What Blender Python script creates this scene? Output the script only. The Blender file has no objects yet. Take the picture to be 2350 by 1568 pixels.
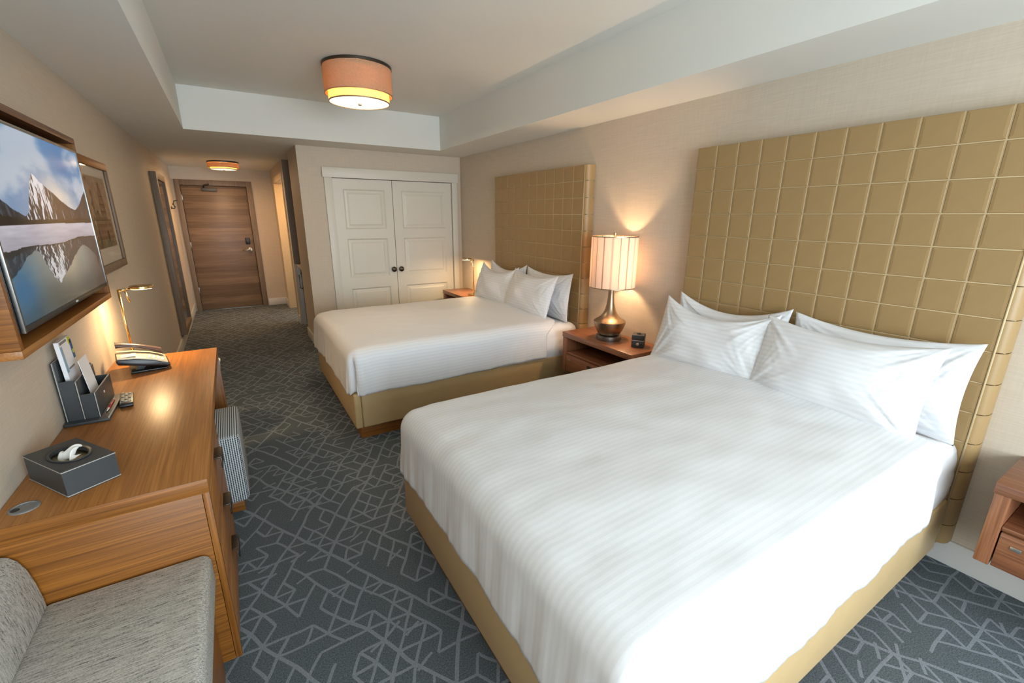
import bpy, bmesh, math, random
import numpy as np
from mathutils import Matrix, Vector, noise

random.seed(7)
SC = bpy.context.scene
COL = SC.collection
PI = math.pi

# ------------------------------------------------------------------ camera
CAM_F, CAM_YAW, CAM_PITCH, CAM_ROLL = 1020.442, -0.5539, -0.2744, 0.0051
CAM_POS = Vector((0.6826, 0.0, 1.5824))
def make_camera():
    cy, sy, cp, sp = math.cos(CAM_YAW), math.sin(CAM_YAW), math.cos(CAM_PITCH), math.sin(CAM_PITCH)
    fwd = Vector((-sy*cp, cy*cp, sp)); r = Vector((cy, sy, 0)); u = r.cross(fwd)
    cr, sr = math.cos(CAM_ROLL), math.sin(CAM_ROLL)
    r2 = r*cr+u*sr; u2 = u*cr-r*sr
    cd = bpy.data.cameras.new('camera'); co = bpy.data.objects.new('camera', cd); COL.objects.link(co)
    cd.sensor_fit = 'HORIZONTAL'; cd.sensor_width = 36.0; cd.lens = CAM_F/2350*36.0
    cd.clip_start = 0.02; cd.clip_end = 100
    m = Matrix((r2, u2, -fwd)).transposed().to_4x4(); m.translation = CAM_POS
    co.matrix_world = m
    SC.camera = co
make_camera()

# ------------------------------------------------------------------ room dimensions (metres)
XR = 3.371        # headboard wall
YEND = 9.137      # entry door wall
YC = 5.669        # closet wall
XH = 1.414        # hall side wall
YW = -2.05        # window wall
ZS, ZT = 2.3164, 2.6754
TXL, TXR, TYN, TYF = 0.457, 2.904, -1.4, 5.203
WIN = (0.12, 3.25, 0.50, 2.28)   # window opening x0,x1,z0,z1

# ------------------------------------------------------------------ light and exposure
SKY_COL = (0.79, 0.91, 1.0); SKY_STR = 9.3
CEIL_W, HALL_W, BED_LAMP_W, DESK_LAMP_W, READ_W, BATH_W = 7.0, 14, 13.5, 4.5, 4.0, 14
WARM = (1.0, 0.60, 0.29)
def make_world():
    w = bpy.data.worlds.new('sky'); SC.world = w; w.use_nodes = True
    b = w.node_tree.nodes['Background']
    b.inputs[0].default_value = (*SKY_COL, 1); b.inputs[1].default_value = SKY_STR
    ld = bpy.data.lights.new('window_portal', 'AREA'); ld.shape = 'RECTANGLE'
    ld.size = WIN[1]-WIN[0]; ld.size_y = WIN[3]-WIN[2]
    ld.cycles.is_portal = True
    lo = bpy.data.objects.new('window_portal', ld); COL.objects.link(lo)
    lo.location = ((WIN[0]+WIN[1])/2, YW-0.01, (WIN[2]+WIN[3])/2)
    lo.rotation_euler = (PI/2, 0, 0)
make_world()
vs = SC.view_settings
SC.display_settings.display_device = 'sRGB'
vs.view_transform = 'Standard'; vs.look = 'None'; vs.exposure = 0.58; vs.gamma = 1.0; vs.use_curve_mapping = False

cy_ = SC.cycles
cy_.max_bounces = 7; cy_.diffuse_bounces = 4; cy_.glossy_bounces = 2; cy_.transmission_bounces = 4; cy_.transparent_max_bounces = 6
cy_.caustics_reflective = False; cy_.caustics_refractive = False

# ------------------------------------------------------------------ mesh helpers
class MB:
    def __init__(s): s.v = []; s.f = []; s.uv = None
    def add(s, vs_, fs):
        n = len(s.v); s.v += [tuple(p) for p in vs_]; s.f += [tuple(i+n for i in q) for q in fs]; return s
    def box(s, lo, hi):
        x0, y0, z0 = lo; x1, y1, z1 = hi
        return s.add([(x0,y0,z0),(x1,y0,z0),(x1,y1,z0),(x0,y1,z0),(x0,y0,z1),(x1,y0,z1),(x1,y1,z1),(x0,y1,z1)],
                     [(0,3,2,1),(4,5,6,7),(0,1,5,4),(1,2,6,5),(2,3,7,6),(3,0,4,7)])
    def quad(s, a, b, c, d): return s.add([a, b, c, d], [(0, 1, 2, 3)])
    def lathe(s, prof, c=(0, 0, 0), n=40, close=True):
        vs_, fs = [], []
        for r, z in prof:
            for k in range(n):
                a = 2*PI*k/n; vs_.append((c[0]+r*math.cos(a), c[1]+r*math.sin(a), c[2]+z))
        for i in range(len(prof)-1):
            for k in range(n):
                k2 = (k+1) % n; fs.append((i*n+k, i*n+k2, (i+1)*n+k2, (i+1)*n+k))
        if close:
            if prof[0][0] > 1e-6: fs.append(tuple(reversed(range(n))))
            if prof[-1][0] > 1e-6: fs.append(tuple((len(prof)-1)*n+k for k in range(n)))
        return s.add(vs_, fs)
    def cyl(s, p0, p1, r0, r1=None, n=20):
        return s.tube([p0, p1], [r0, r0 if r1 is None else r1], n)
    def tube(s, pts, rad, n=10):
        pts = [Vector(p) for p in pts]
        if not isinstance(rad, (list, tuple)): rad = [rad]*len(pts)
        vs_, fs = [], []
        t0 = (pts[1]-pts[0]).normalized()
        up = Vector((0, 0, 1)) if abs(t0.z) < .9 else Vector((1, 0, 0))
        for i, p in enumerate(pts):
            t = (pts[min(i+1, len(pts)-1)]-pts[max(i-1, 0)]).normalized()
            a = t.cross(up).normalized(); b = a.cross(t)
            for k in range(n):
                an = 2*PI*k/n; vs_.append(p+a*math.cos(an)*rad[i]+b*math.sin(an)*rad[i])
        for i in range(len(pts)-1):
            for k in range(n):
                k2 = (k+1) % n; fs.append((i*n+k, (i+1)*n+k, (i+1)*n+k2, i*n+k2))
        fs.append(tuple(range(n))); fs.append(tuple(reversed([(len(pts)-1)*n+k for k in range(n)])))
        return s.add(vs_, fs)
    def prism(s, poly, axis, a, b):
        """poly: 2-D outline; axis: extrusion axis; the other two axes in order"""
        def P(q, t):
            return {'x': (t, q[0], q[1]), 'y': (q[0], t, q[1]), 'z': (q[0], q[1], t)}[axis]
        n = len(poly)
        return s.add([P(q, a) for q in poly]+[P(q, b) for q in poly],
                     [tuple(reversed(range(n))), tuple(range(n, 2*n))]+[(i, (i+1) % n, n+(i+1) % n, n+i) for i in range(n)])
    def grid(s, nu, nv, fn, wrap_u=False):
        vs_ = [fn(i/(nu-1) if not wrap_u else i/nu, j/(nv-1)) for i in range(nu) for j in range(nv)]
        fs = []
        for i in range(nu if wrap_u else nu-1):
            i2 = (i+1) % nu
            for j in range(nv-1): fs.append((i*nv+j, i2*nv+j, i2*nv+j+1, i*nv+j+1))
        return s.add(vs_, fs)
    def mesh(s, name, bevel=0, seg=2, fix=True):
        me = bpy.data.meshes.new(name)
        me.from_pydata(s.v, [], s.f)
        bm = bmesh.new(); bm.from_mesh(me)
        if fix: bmesh.ops.recalc_face_normals(bm, faces=bm.faces)
        if bevel:
            ed = [e for e in bm.edges if len(e.link_faces) == 2 and e.calc_face_angle(0) > 0.5]
            bmesh.ops.bevel(bm, geom=ed, offset=bevel, segments=seg, profile=0.5, affect='EDGES', clamp_overlap=True)
        bm.to_mesh(me); bm.free()
        return me

def link(o, parent=None):
    COL.objects.link(o)
    if parent is not None:
        o.parent = parent
        if parent.get('_world'):   # children are modelled in room coordinates
            o.matrix_parent_inverse = Matrix.Translation(-Vector(parent['_world']))
    return o
def obj(name, mb, mat, parent=None, bevel=0, seg=2, smooth=False, label=None, auto=False, fix=True):
    me = mb.mesh(name, bevel, seg, fix) if isinstance(mb, MB) else mb
    if mat is not None:
        me.materials.clear(); me.materials.append(mat)
    if smooth or bevel:
        for p in me.polygons: p.use_smooth = True
        if bevel or auto:
            try: me.set_sharp_from_angle(angle=math.radians(38))
            except Exception: pass
    o = bpy.data.objects.new(name, me); link(o, parent)
    if label: o['label'] = label
    return o
def bx(name, lo, hi, mat, parent=None, bevel=0.002, seg=2, label=None):
    return obj(name, MB().box(lo, hi), mat, parent, bevel, seg, label=label)
def tag(o, label, cat, group=None):
    o['label'] = label; o['category'] = cat
    if group: o['group'] = group
    return o
def thing(name, label, cat, loc, group=None, local=False, rotz=0.0):
    o = bpy.data.objects.new(name, None); o.empty_display_size = 0.05; COL.objects.link(o)
    o.location = loc; o.rotation_euler = (0, 0, rotz)
    if not local: o['_world'] = list(loc)
    return tag(o, label, cat, group)
def struct(name, mb, mat, bevel=0, **k):
    o = obj(name, mb, mat, None, bevel, **k); o['kind'] = 'structure'; return o
def sempty(name, loc):
    o = bpy.data.objects.new(name, None); COL.objects.link(o); o.location = loc; o['_world'] = list(loc); o['kind'] = 'structure'; return o
def lerp(a, b, t): return a+(b-a)*t
def sstep(a, b, x):
    t = min(1, max(0, (x-a)/(b-a))); return t*t*(3-2*t)

# ------------------------------------------------------------------ material helpers
def lin(r, g, b):
    f = lambda c: (c/255/12.92) if c/255 <= .04045 else ((c/255+.055)/1.055)**2.4
    return (f(r), f(g), f(b), 1)
class NT:
    def __init__(s, name):
        s.m = bpy.data.materials.new(name); s.m.use_nodes = True
        s.t = s.m.node_tree; s.b = s.t.nodes['Principled BSDF']; s.out = s.t.nodes['Material Output']
    def n(s, typ, **k):
        nd = s.t.nodes.new(typ)
        for a, v in k.items():
            if a.startswith('i_'):
                key = a[2:]; nd.inputs[int(key) if key.isdigit() else key].default_value = v
            else: setattr(nd, a, v)
        return nd
    def l(s, a, b): s.t.links.new(a, b)
    def math(s, op, a, b=None, c=None):
        nd = s.n('ShaderNodeMath', operation=op)
        for i, q in enumerate((a, b, c)):
            if q is None: continue
            if isinstance(q, (int, float)): nd.inputs[i].default_value = q
            else: s.l(q, nd.inputs[i])
        return nd.outputs[0]
    def coord(s, kind='Object', scale=(1, 1, 1), rot=(0, 0, 0)):
        tc = s.n('ShaderNodeTexCoord'); mp = s.n('ShaderNodeMapping')
        mp.inputs['Scale'].default_value = scale; mp.inputs['Rotation'].default_value = rot
        s.l(tc.outputs[kind], mp.inputs[0]); return mp.outputs[0]
    def noise(s, vec, scale, detail=3, rough=.55, dist=0):
        nd = s.n('ShaderNodeTexNoise'); nd.inputs['Scale'].default_value = scale; nd.inputs['Detail'].default_value = detail
        nd.inputs['Roughness'].default_value = rough; nd.inputs['Distortion'].default_value = dist
        s.l(vec, nd.inputs['Vector']); return nd.outputs['Fac']
    def ramp(s, fac, stops):
        nd = s.n('ShaderNodeValToRGB'); cr = nd.color_ramp
        while len(cr.elements) < len(stops): cr.elements.new(.5)
        for e, (p, c) in zip(cr.elements, stops): e.position = p; e.color = c if len(c) == 4 else (*c, 1)
        s.l(fac, nd.inputs[0]); return nd.outputs[0]
    def mix(s, fac, a, b, mode='MIX'):
        nd = s.n('ShaderNodeMix', data_type='RGBA', blend_type=mode)
        for i, q in ((0, fac), (6, a), (7, b)):
            if isinstance(q, (int, float)): nd.inputs[i].default_value = q
            elif isinstance(q, tuple): nd.inputs[i].default_value = q
            else: s.l(q, nd.inputs[i])
        return nd.outputs[2]
    def bump(s, h, strength=.2, dist=.01):
        nd = s.n('ShaderNodeBump'); nd.inputs['Strength'].default_value = strength; nd.inputs['Distance'].default_value = dist
        s.l(h, nd.inputs['Height']); s.l(nd.outputs[0], s.b.inputs['Normal'])
    def base(s, c):
        if isinstance(c, tuple): s.b.inputs['Base Color'].default_value = c
        else: s.l(c, s.b.inputs['Base Color'])
    def set(s, rough=None, metal=None, spec=None, **k):
        if rough is not None: s.b.inputs['Roughness'].default_value = rough
        if metal is not None: s.b.inputs['Metallic'].default_value = metal
        if spec is not None: s.b.inputs['Specular IOR Level'].default_value = spec
        for a, v in k.items(): s.b.inputs[a.replace('_', ' ')].default_value = v
        return s

def plain(name, c, rough=.5, metal=0, var=.06, nscale=30, bump=0, spec=.5, bscale=None):
    t = NT(name); v = t.coord()
    f = t.noise(v, nscale, 3)
    lo = tuple(x*(1-var) for x in c[:3])+(1,); hi = tuple(min(1, x*(1+var)) for x in c[:3])+(1,)
    t.base(t.mix(f, lo, hi)); t.set(rough, metal, spec)
    if bump: t.bump(t.noise(v, bscale or nscale*4, 3), bump, .004)
    return t.m

def wood(name, dark, light, axis='y', scale=1.0, rough=.38, streak=26, bump=.08, bands=None):
    t = NT(name)
    sc = {'x': (1.2, streak, streak), 'y': (streak, 1.2, streak), 'z': (streak, streak, 1.2)}[axis]
    v = t.coord(scale=tuple(q*scale for q in sc))
    f1 = t.noise(v, 1.6, 5, .62, .6)
    v2 = t.coord(scale=tuple(q*scale for q in {'x': (3, 160, 160), 'y': (160, 3, 160), 'z': (160, 160, 3)}[axis]))
    f2 = t.noise(v2, 1.0, 2, .5)
    f = t.math('ADD', t.math('MULTIPLY', f1, .55), t.math('MULTIPLY', f2, .45))
    mid = tuple((a+b)/2 for a, b in zip(dark, light))
    c = t.ramp(f, [(.30, dark), (.50, mid), (.68, light)])
    if bands:
        vb = t.coord(scale=(0.6, 0.6, bands))
        wn = t.n('ShaderNodeTexWhiteNoise', noise_dimensions='1D')
        sp = t.n('ShaderNodeSeparateXYZ'); t.l(vb, sp.inputs[0])
        t.l(t.math('FLOOR', sp.outputs[2]), wn.inputs['W'])
        c = t.mix(t.math('MULTIPLY', wn.outputs['Value'], .5), c, lin(58, 40, 28))
    t.base(c); t.set(rough)
    t.bump(f2, bump, .003)
    return t.m

def metal(name, c, rough=.3):
    t = NT(name); v = t.coord(scale=(1, 1, 12))
    f = t.noise(v, 25, 2)
    t.base(tuple(c)); t.set(metal=1.0)
    t.l(t.math('ADD', t.math('MULTIPLY', f, .15), rough-.07), t.b.inputs['Roughness'])
    return t.m

def emissive(name, c, strength, base=None):
    t = NT(name); t.base(base or tuple(c)); t.set(.5)
    t.b.inputs['Emission Color'].default_value = tuple(c); t.b.inputs['Emission Strength'].default_value = strength
    return t.m

def wallpaper():
    t = NT('wallcovering'); v = t.coord(scale=(6, 6, 170)); f = t.noise(v, 1.0, 3)
    v2 = t.coord(scale=(120, 120, 8)); g = t.noise(v2, 1.0, 2)
    h = t.math('ADD', t.math('MULTIPLY', f, .65), t.math('MULTIPLY', g, .35))
    t.base(t.ramp(h, [(.3, (.535, .455, .355)), (.7, (.615, .530, .425))])); t.set(.62, spec=.3)
    return t.m

def carpet():
    t = NT('carpet'); tc = t.n('ShaderNodeTexCoord')
    # slight hand-drawn wobble of the line pattern
    nz = t.n('ShaderNodeTexNoise'); nz.inputs['Scale'].default_value = 4.5; nz.inputs['Detail'].default_value = 1
    t.l(tc.outputs['Object'], nz.inputs['Vector'])
    off = t.n('ShaderNodeVectorMath', operation='MULTIPLY_ADD')
    t.l(nz.outputs['Color'], off.inputs[0]); off.inputs[1].default_value = (.045, .045, 0); t.l(tc.outputs['Object'], off.inputs[2])
    sp = t.n('ShaderNodeSeparateXYZ'); t.l(off.outputs[0], sp.inputs[0])
    x, y = sp.outputs[0], sp.outputs[1]
    total = None
    def layer(ang, edge, seglen, thr, w, seed, skew):
        nonlocal total
        ca, sa = math.cos(ang), math.sin(ang); hgt = edge*math.sqrt(3)/2
        along = t.math('ADD', t.math('MULTIPLY', x, ca/edge), t.math('MULTIPLY', y, sa/edge))
        across = t.math('ADD', t.math('MULTIPLY', x, -sa/hgt), t.math('MULTIPLY', y, ca/hgt))
        across = t.math('ADD', across, .5)
        row = t.math('FLOOR', across)
        d = t.math('ABSOLUTE', t.math('SUBTRACT', t.math('FRACT', across), .5))
        line = t.math('LESS_THAN', d, w/hgt)
        u = t.math('ADD', along, t.math('MULTIPLY', row, skew))
        cell = t.math('FLOOR', t.math('DIVIDE', u, seglen))
        cv = t.n('ShaderNodeCombineXYZ'); t.l(row, cv.inputs[0]); t.l(cell, cv.inputs[1]); cv.inputs[2].default_value = seed
        wn = t.n('ShaderNodeTexWhiteNoise', noise_dimensions='3D'); t.l(cv.outputs[0], wn.inputs['Vector'])
        on = t.math('LESS_THAN', wn.outputs['Value'], thr)
        m = t.math('MULTIPLY', line, on)
        total = m if total is None else t.math('MAXIMUM', total, m)
    e = .086
    for k, a in enumerate((PI/3, -PI/3, 0)):
        layer(a, e, 1.0, .60 if k < 2 else .48, .0056, k+1.5, .5)
        if k < 2: layer(a, e*3, 3.0, .50, .0070, k+7.5, .5)
    layer(PI/6, e*.9, 1.0, .12, .0055, 21.5, .5)
    fib = t.noise(tc.outputs['Object'], 190, 3, .8)
    big = t.noise(tc.outputs['Object'], 1.5, 2)
    dark = t.ramp(fib, [(.32, (.040, .048, .053)), (.68, (.155, .182, .196))])
    lite = t.ramp(fib, [(.32, (.150, .165, .185)), (.68, (.275, .30, .33))])
    c = t.mix(total, dark, lite)
    c = t.mix(t.math('MULTIPLY', big, .25), c, (.05, .06, .065, 1))
    t.base(c); t.set(.95, spec=.1); t.bump(fib, .5, .004); return t.m

def leather(name, c, bump=.25, rough=.42):
    t = NT(name); v = t.coord(); f = t.noise(v, 7, 3); g = t.noise(v, 340, 3)
    t.base(t.mix(f, tuple(q*.92 for q in c[:3])+(1,), tuple(q*1.08 for q in c[:3])+(1,))); t.set(rough, spec=.4)
    t.bump(g, bump, .0008); return t.m

def linen(name, stripe=True, c=(.725, .725, .73)):
    t = NT(name); tc = t.n('ShaderNodeTexCoord')
    sp = t.n('ShaderNodeSeparateXYZ'); t.l(tc.outputs['UV'], sp.inputs[0])
    s = t.math('SINE', t.math('MULTIPLY', sp.outputs[1], 2*PI/.024))
    s = t.math('MULTIPLY', t.math('ADD', s, 1), .5)
    s = t.n('ShaderNodeMapRange', interpolation_type='SMOOTHSTEP', i_1=.25, i_2=.75).outputs[0].node
    t.l(t.math('MULTIPLY', t.math('ADD', t.math('SINE', t.math('MULTIPLY', sp.outputs[1], 2*PI/.024)), 1), .5), s.inputs[0])
    so = s.outputs[0]
    if stripe:
        t.base(t.mix(so, tuple(q*.945 for q in c)+(1,), tuple(c)+(1,)))
        t.l(t.math('ADD', t.math('MULTIPLY', so, -.25), .68), t.b.inputs['Roughness'])
    else:
        t.base(tuple(c)+(1,)); t.set(.65)
    fn = t.noise(t.coord(), 420, 2)
    h = t.math('ADD', t.math('MULTIPLY', so, .5 if stripe else 0), t.math('MULTIPLY', fn, .25))
    t.bump(h, .12, .0015)
    t.b.inputs['Sheen Weight'].default_value = .12
    t.set(spec=.3)
    return t.m

def melange(axis='x'):
    t = NT('grey_melange_fabric_'+axis)
    v = t.coord(scale=(13, 250, 250) if axis == 'x' else (250, 250, 13)); f = t.noise(v, 1.0, 3, .7)
    g = t.noise(t.coord(scale=(260, 420, 420)), 1.0, 2, .7)
    q = t.math('ADD', t.math('MULTIPLY', f, .6), t.math('MULTIPLY', g, .4))
    t.base(t.ramp(q, [(.36, (.07, .07, .07)), (.45, (.38, .375, .345)), (.60, (.64, .63, .59))])); t.set(.9, spec=.15)
    t.bump(q, .35, .003); return t.m

def houndstooth():
    t = NT('houndstooth_fabric'); tc = t.n('ShaderNodeTexCoord')
    sp = t.n('ShaderNodeSeparateXYZ'); t.l(tc.outputs['UV'], sp.inputs[0])
    u = t.math('MULTIPLY', sp.outputs[0], 2*PI/.0105); v = t.math('MULTIPLY', sp.outputs[1], 2*PI/.0105)
    a = t.math('MULTIPLY', t.math('SINE', u), .5)
    b = t.math('MULTIPLY', t.math('SINE', v), .28)
    d = t.math('MULTIPLY', t.math('SINE', t.math('ADD', u, v)), .22)
    q = t.math('ADD', t.math('ADD', t.math('ADD', a, b), d), .5)
    q = t.math('ADD', q, t.math('MULTIPLY', t.noise(t.coord(), 500, 2), .2))
    t.base(t.ramp(q, [(.42, (.055, .062, .07)), (.68, (.56, .58, .58))])); t.set(.9, spec=.15)
    t.bump(q, .2, .002); return t.m

def vcol(name, rough=.4, emit=0, spec=.5, rough_paper=0):
    t = NT(name); a = t.n('ShaderNodeAttribute', attribute_name='Col')
    t.base(a.outputs['Color'] if not emit else (.01, .01, .01, 1)); t.set(rough, spec=spec)
    if emit:
        t.l(a.outputs['Color'], t.b.inputs['Emission Color']); t.b.inputs['Emission Strength'].default_value = emit
    return t.m

def shade_fabric(name, c, trans=.5, stripes=False):
    t = NT(name); t.t.nodes.remove(t.b)
    col = tuple(c)+(1,)
    if stripes:
        tc = t.n('ShaderNodeTexCoord'); sp = t.n('ShaderNodeSeparateXYZ'); t.l(tc.outputs['Object'], sp.inputs[0])
        ang = t.math('DIVIDE', t.math('ARCTAN2', sp.outputs[1], sp.outputs[0]), 2*PI)
        cs = t.ramp(t.math('FRACT', t.math('MULTIPLY', t.math('ADD', ang, 1.0), 6.0)),
                    [(.0, (.16, .09, .07, 1)), (.04, (.84, .75, .69, 1)), (.30, (.84, .76, .70, 1)), (.345, (.36, .22, .16, 1)), (.39, (.84, .76, .70, 1)),
                     (.64, (.84, .75, .69, 1)), (.69, (.56, .44, .40, 1)), (.76, (.84, .76, .70, 1)), (1.0, (.80, .70, .62, 1))])
        nz = t.noise(t.coord(scale=(200, 200, 20)), 1, 2)
        col = t.mix(t.math('MULTIPLY', nz, .15), cs, (.3, .2, .16, 1))
    else:
        nz = t.noise(t.coord(scale=(40, 40, 40)), 1.6, 4, .7)
        col = t.mix(nz, tuple(q*.78 for q in c)+(1,), tuple(min(1, q*1.12) for q in c)+(1,))
    d = t.n('ShaderNodeBsdfDiffuse'); tr = t.n('ShaderNodeBsdfTranslucent'); mx = t.n('ShaderNodeMixShader')
    for nd in (d, tr):
        if isinstance(col, tuple): nd.inputs['Color'].default_value = col
        else: t.l(col, nd.inputs['Color'])
    mx.inputs[0].default_value = trans
    t.l(d.outputs[0], mx.inputs[1]); t.l(tr.outputs[0], mx.inputs[2]); t.l(mx.outputs[0], t.out.inputs[0])
    return t.m

def glassy(name, c, rough=.02):
    t = NT(name); t.base(tuple(c)); t.set(rough); t.b.inputs['Transmission Weight'].default_value = 1.0
    t.b.inputs['IOR'].default_value = 1.05
    return t.m

M = dict(
    wall=wallpaper(), carpet=carpet(),
    ceiling=plain('ceiling_paint', (.75, .75, .70), .75, var=.02, nscale=3),
    trim=plain('white_trim_paint', (.64, .63, .60), .4, var=.02, nscale=4),
    closet=plain('closet_door_paint', (.665, .635, .55), .42, var=.02, nscale=4),
    oak=wood('oak_along_y', lin(122, 74, 30), lin(174, 116, 56), 'y', rough=.36, streak=34),
    oak_x=wood('oak_along_x', lin(88, 49, 12), lin(160, 100, 36), 'x', rough=.42, streak=85),
    oak_z=wood('oak_along_z', lin(88, 49, 12), lin(156, 97, 34), 'z', rough=.42),
    oak_dk=wood('dark_oak', lin(70, 40, 20), lin(128, 80, 44), 'y', rough=.4),
    cherry=wood('red_oak_along_y', lin(104, 62, 40), lin(160, 106, 74), 'y', rough=.32),
    cherry_z=wood('red_oak_along_z', lin(108, 66, 42), lin(166, 110, 76), 'z', rough=.36),
    doorwood=wood('grey_walnut_veneer', lin(104, 80, 60), lin(150, 121, 94), 'x', rough=.42, bands=9.5),
    framewood=wood('taupe_wood', lin(98, 80, 62), lin(134, 113, 92), 'z', rough=.5),
    tan=leather('tan_leather', (.335, .217, .094)),
    tan_base=leather('tan_leather_base', (.49, .345, .17), .2, .42),
    seam=plain('seam_piping', (.50, .38, .21), .5),
    duvet=linen('striped_white_linen', True), pillow=linen('striped_pillow_linen', True, (.74, .74, .75)),
    sheet=linen('plain_white_sheet', False, (.75, .75, .76)),
    melange=melange(), melange_z=melange('z'), hounds=houndstooth(),
    bronze=metal('brushed_bronze', (.40, .29, .19, 1), .34),
    nickel=metal('brushed_nickel', (.55, .53, .50, 1), .3),
    brass=metal('brass', (.70, .50, .22, 1), .22),
    dark_bronze=metal('dark_bronze', (.10, .085, .07, 1), .4),
    black=plain('black_plastic', (.012, .012, .013, 1), .35, var=.2),
    dleather=leather('charcoal_leather', (.045, .050, .053), .35, .42),
    dstitch=plain('pale_stitching', (.42, .40, .36), .6),
    grey_plastic=plain('grey_plastic', (.22, .215, .21), .5),
    dark_grey=plain('dark_grey_metal', (.07, .065, .058), .45),
    cream=plain('cream_plastic', (.60, .55, .43), .45),
    white=plain('white_plastic', (.78, .78, .77), .4, var=.02),
    paper=plain('white_paper', (.80, .79, .80), .7, var=.02),
    tissue=plain('tissue_paper', (.85, .84, .80), .8, var=.02),
    gold=metal('pale_gold_foil', (.80, .70, .42, 1), .35),
    silver=metal('silver_bezel', (.62, .62, .62, 1), .3),
    mirror=metal('mirror_glass', (.86, .86, .86, 1), .09),
    steel=metal('steel', (.30, .30, .29, 1), .35),
    stone=plain('counter_stone', (.42, .37, .31), .3, var=.25, nscale=60),
    fridge=plain('fridge_black', (.015, .015, .016), .2, var=.1),
    screen=vcol('tv_picture', .12, emit=.62), print=vcol('printed_picture', .55, spec=.2),
    lampshade=shade_fabric('striped_lampshade', (.8, .7, .62), .55, True),
    drum=shade_fabric('ceiling_drum_fabric', (.66, .50, .35), .45),
    drum_hall=shade_fabric('hall_drum_fabric', (.80, .56, .32), .5),
    drum_in=shade_fabric('inner_drum_fabric', (.85, .70, .46), .45),
    red=plain('red_plastic', (.35, .03, .04), .4),
    navy=plain('brochure_navy', (.03, .10, .20), .5),
    window_glass=glassy('window_glass', (1, 1, 1, 1)),
    winframe=plain('window_frame_paint', (.5, .5, .5), .4),
)

# ------------------------------------------------------------------ room shell
W_ = .12
struct('floor', MB().box((-W_, YW-W_, -.1), (XR+W_, YEND+W_, 0)), M['carpet'])
def ceiling():
    m = MB()
    y0, y1 = YW-W_, YEND+W_
    m.box((-W_, y0, ZS), (TXL, y1, ZT+.1)); m.box((TXR, y0, ZS), (XR+W_, y1, ZT+.1))
    m.box((TXL, y0, ZS), (TXR, TYN, ZT+.1)); m.box((TXL, TYF, ZS), (TXR, y1, ZT+.1))
    m.box((TXL, TYN, ZT), (TXR, TYF, ZT+.1))
    struct('ceiling', m, M['ceiling'])
ceiling()
struct('wall_left', MB().box((-W_, YW-W_, 0), (0, YEND+W_, ZS)), M['wall'])
struct('wall_right', MB().box((XR, YW-W_, 0), (XR+W_, YC, ZS)), M['wall'])
# door wall with an opening for the entry door
DXL, DXR, DZ = .1068, 1.021, 2.040
m = MB(); m.box((-W_, YEND, 0), (DXL, YEND+W_, ZS)); m.box((DXR, YEND, 0), (XH+.9, YEND+W_, ZS)); m.box((DXL, YEND, DZ), (DXR, YEND+W_, ZS))
m.box((DXL-.1, YEND+W_, 0), (DXR+.1, YEND+W_+.05, ZS))  # added backing behind the door, blocks sky light in the gaps round the slab
struct('wall_entry', m, M['wall'])
# closet wall with opening
OXL, OXR, OZ = 1.755, 3.24, 2.0
m = MB(); m.box((XH, YC, 0), (OXL, YC+.1, ZS)); m.box((OXR, YC, 0), (XR+W_, YC+.1, ZS)); m.box((OXL, YC, OZ), (OXR, YC+.1, ZS))
m.box((OXL, YC+.09, 0), (OXR, YC+.1, OZ))
struct('wall_closet', m, M['wall'])
# hall side wall: pier, fridge niche, pier, bathroom doorway
NY0, NY1, BY0, BY1, BZ = 6.45, 7.22, 7.42, 8.66, 2.10
m = MB(); m.box((XH, YC+.1, 0), (XH+.6, NY0, ZS)); m.box((XH+.55, NY0, 0), (XH+.6, NY1, ZS)); m.box((XH, NY1, 0), (XH+.16, BY0, ZS))
m.box((XH+.16, NY1, 0), (XH+.6, NY1+.1, ZS)); m.box((XH, BY1, 0), (XH+.16, YEND, ZS)); m.box((XH, BY0, BZ), (XH+.16, BY1, ZS))
struct('wall_hall', m, M['wall'])
m = MB(); m.box((XH+.9, NY1+.1, 0), (XH+1.0, YEND, ZS)); m.box((XH+.16, YEND-.25, 0), (XH+.9, YEND-.2, ZS))
struct('wall_bathroom', m, M['trim'])
# window wall
m = MB(); m.box((-W_, YW-W_, 0), (WIN[0], YW, ZS)); m.box((WIN[1], YW-W_, 0), (XR+W_, YW, ZS))
m.box((WIN[0], YW-W_, 0), (WIN[1], YW, WIN[2])); m.box((WIN[0], YW-W_, WIN[3]), (WIN[1], YW, ZS))
struct('wall_window', m, M['wall'])
w1 = sempty('window_1', ((WIN[0]+WIN[1])/2, YW-.06, WIN[2]))
m = MB(); fw = .05
for (a, b) in ((WIN[0], WIN[0]+fw), (WIN[1]-fw, WIN[1]), ((WIN[0]+WIN[1])/2-.025, (WIN[0]+WIN[1])/2+.025)): m.box((a, YW-.09, WIN[2]), (b, YW-.04, WIN[3]))
m.box((WIN[0], YW-.089, WIN[2]), (WIN[1], YW-.041, WIN[2]+fw)); m.box((WIN[0], YW-.089, WIN[3]-fw), (WIN[1], YW-.041, WIN[3]))
obj('window_frame', m, M['winframe'], w1)

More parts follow.
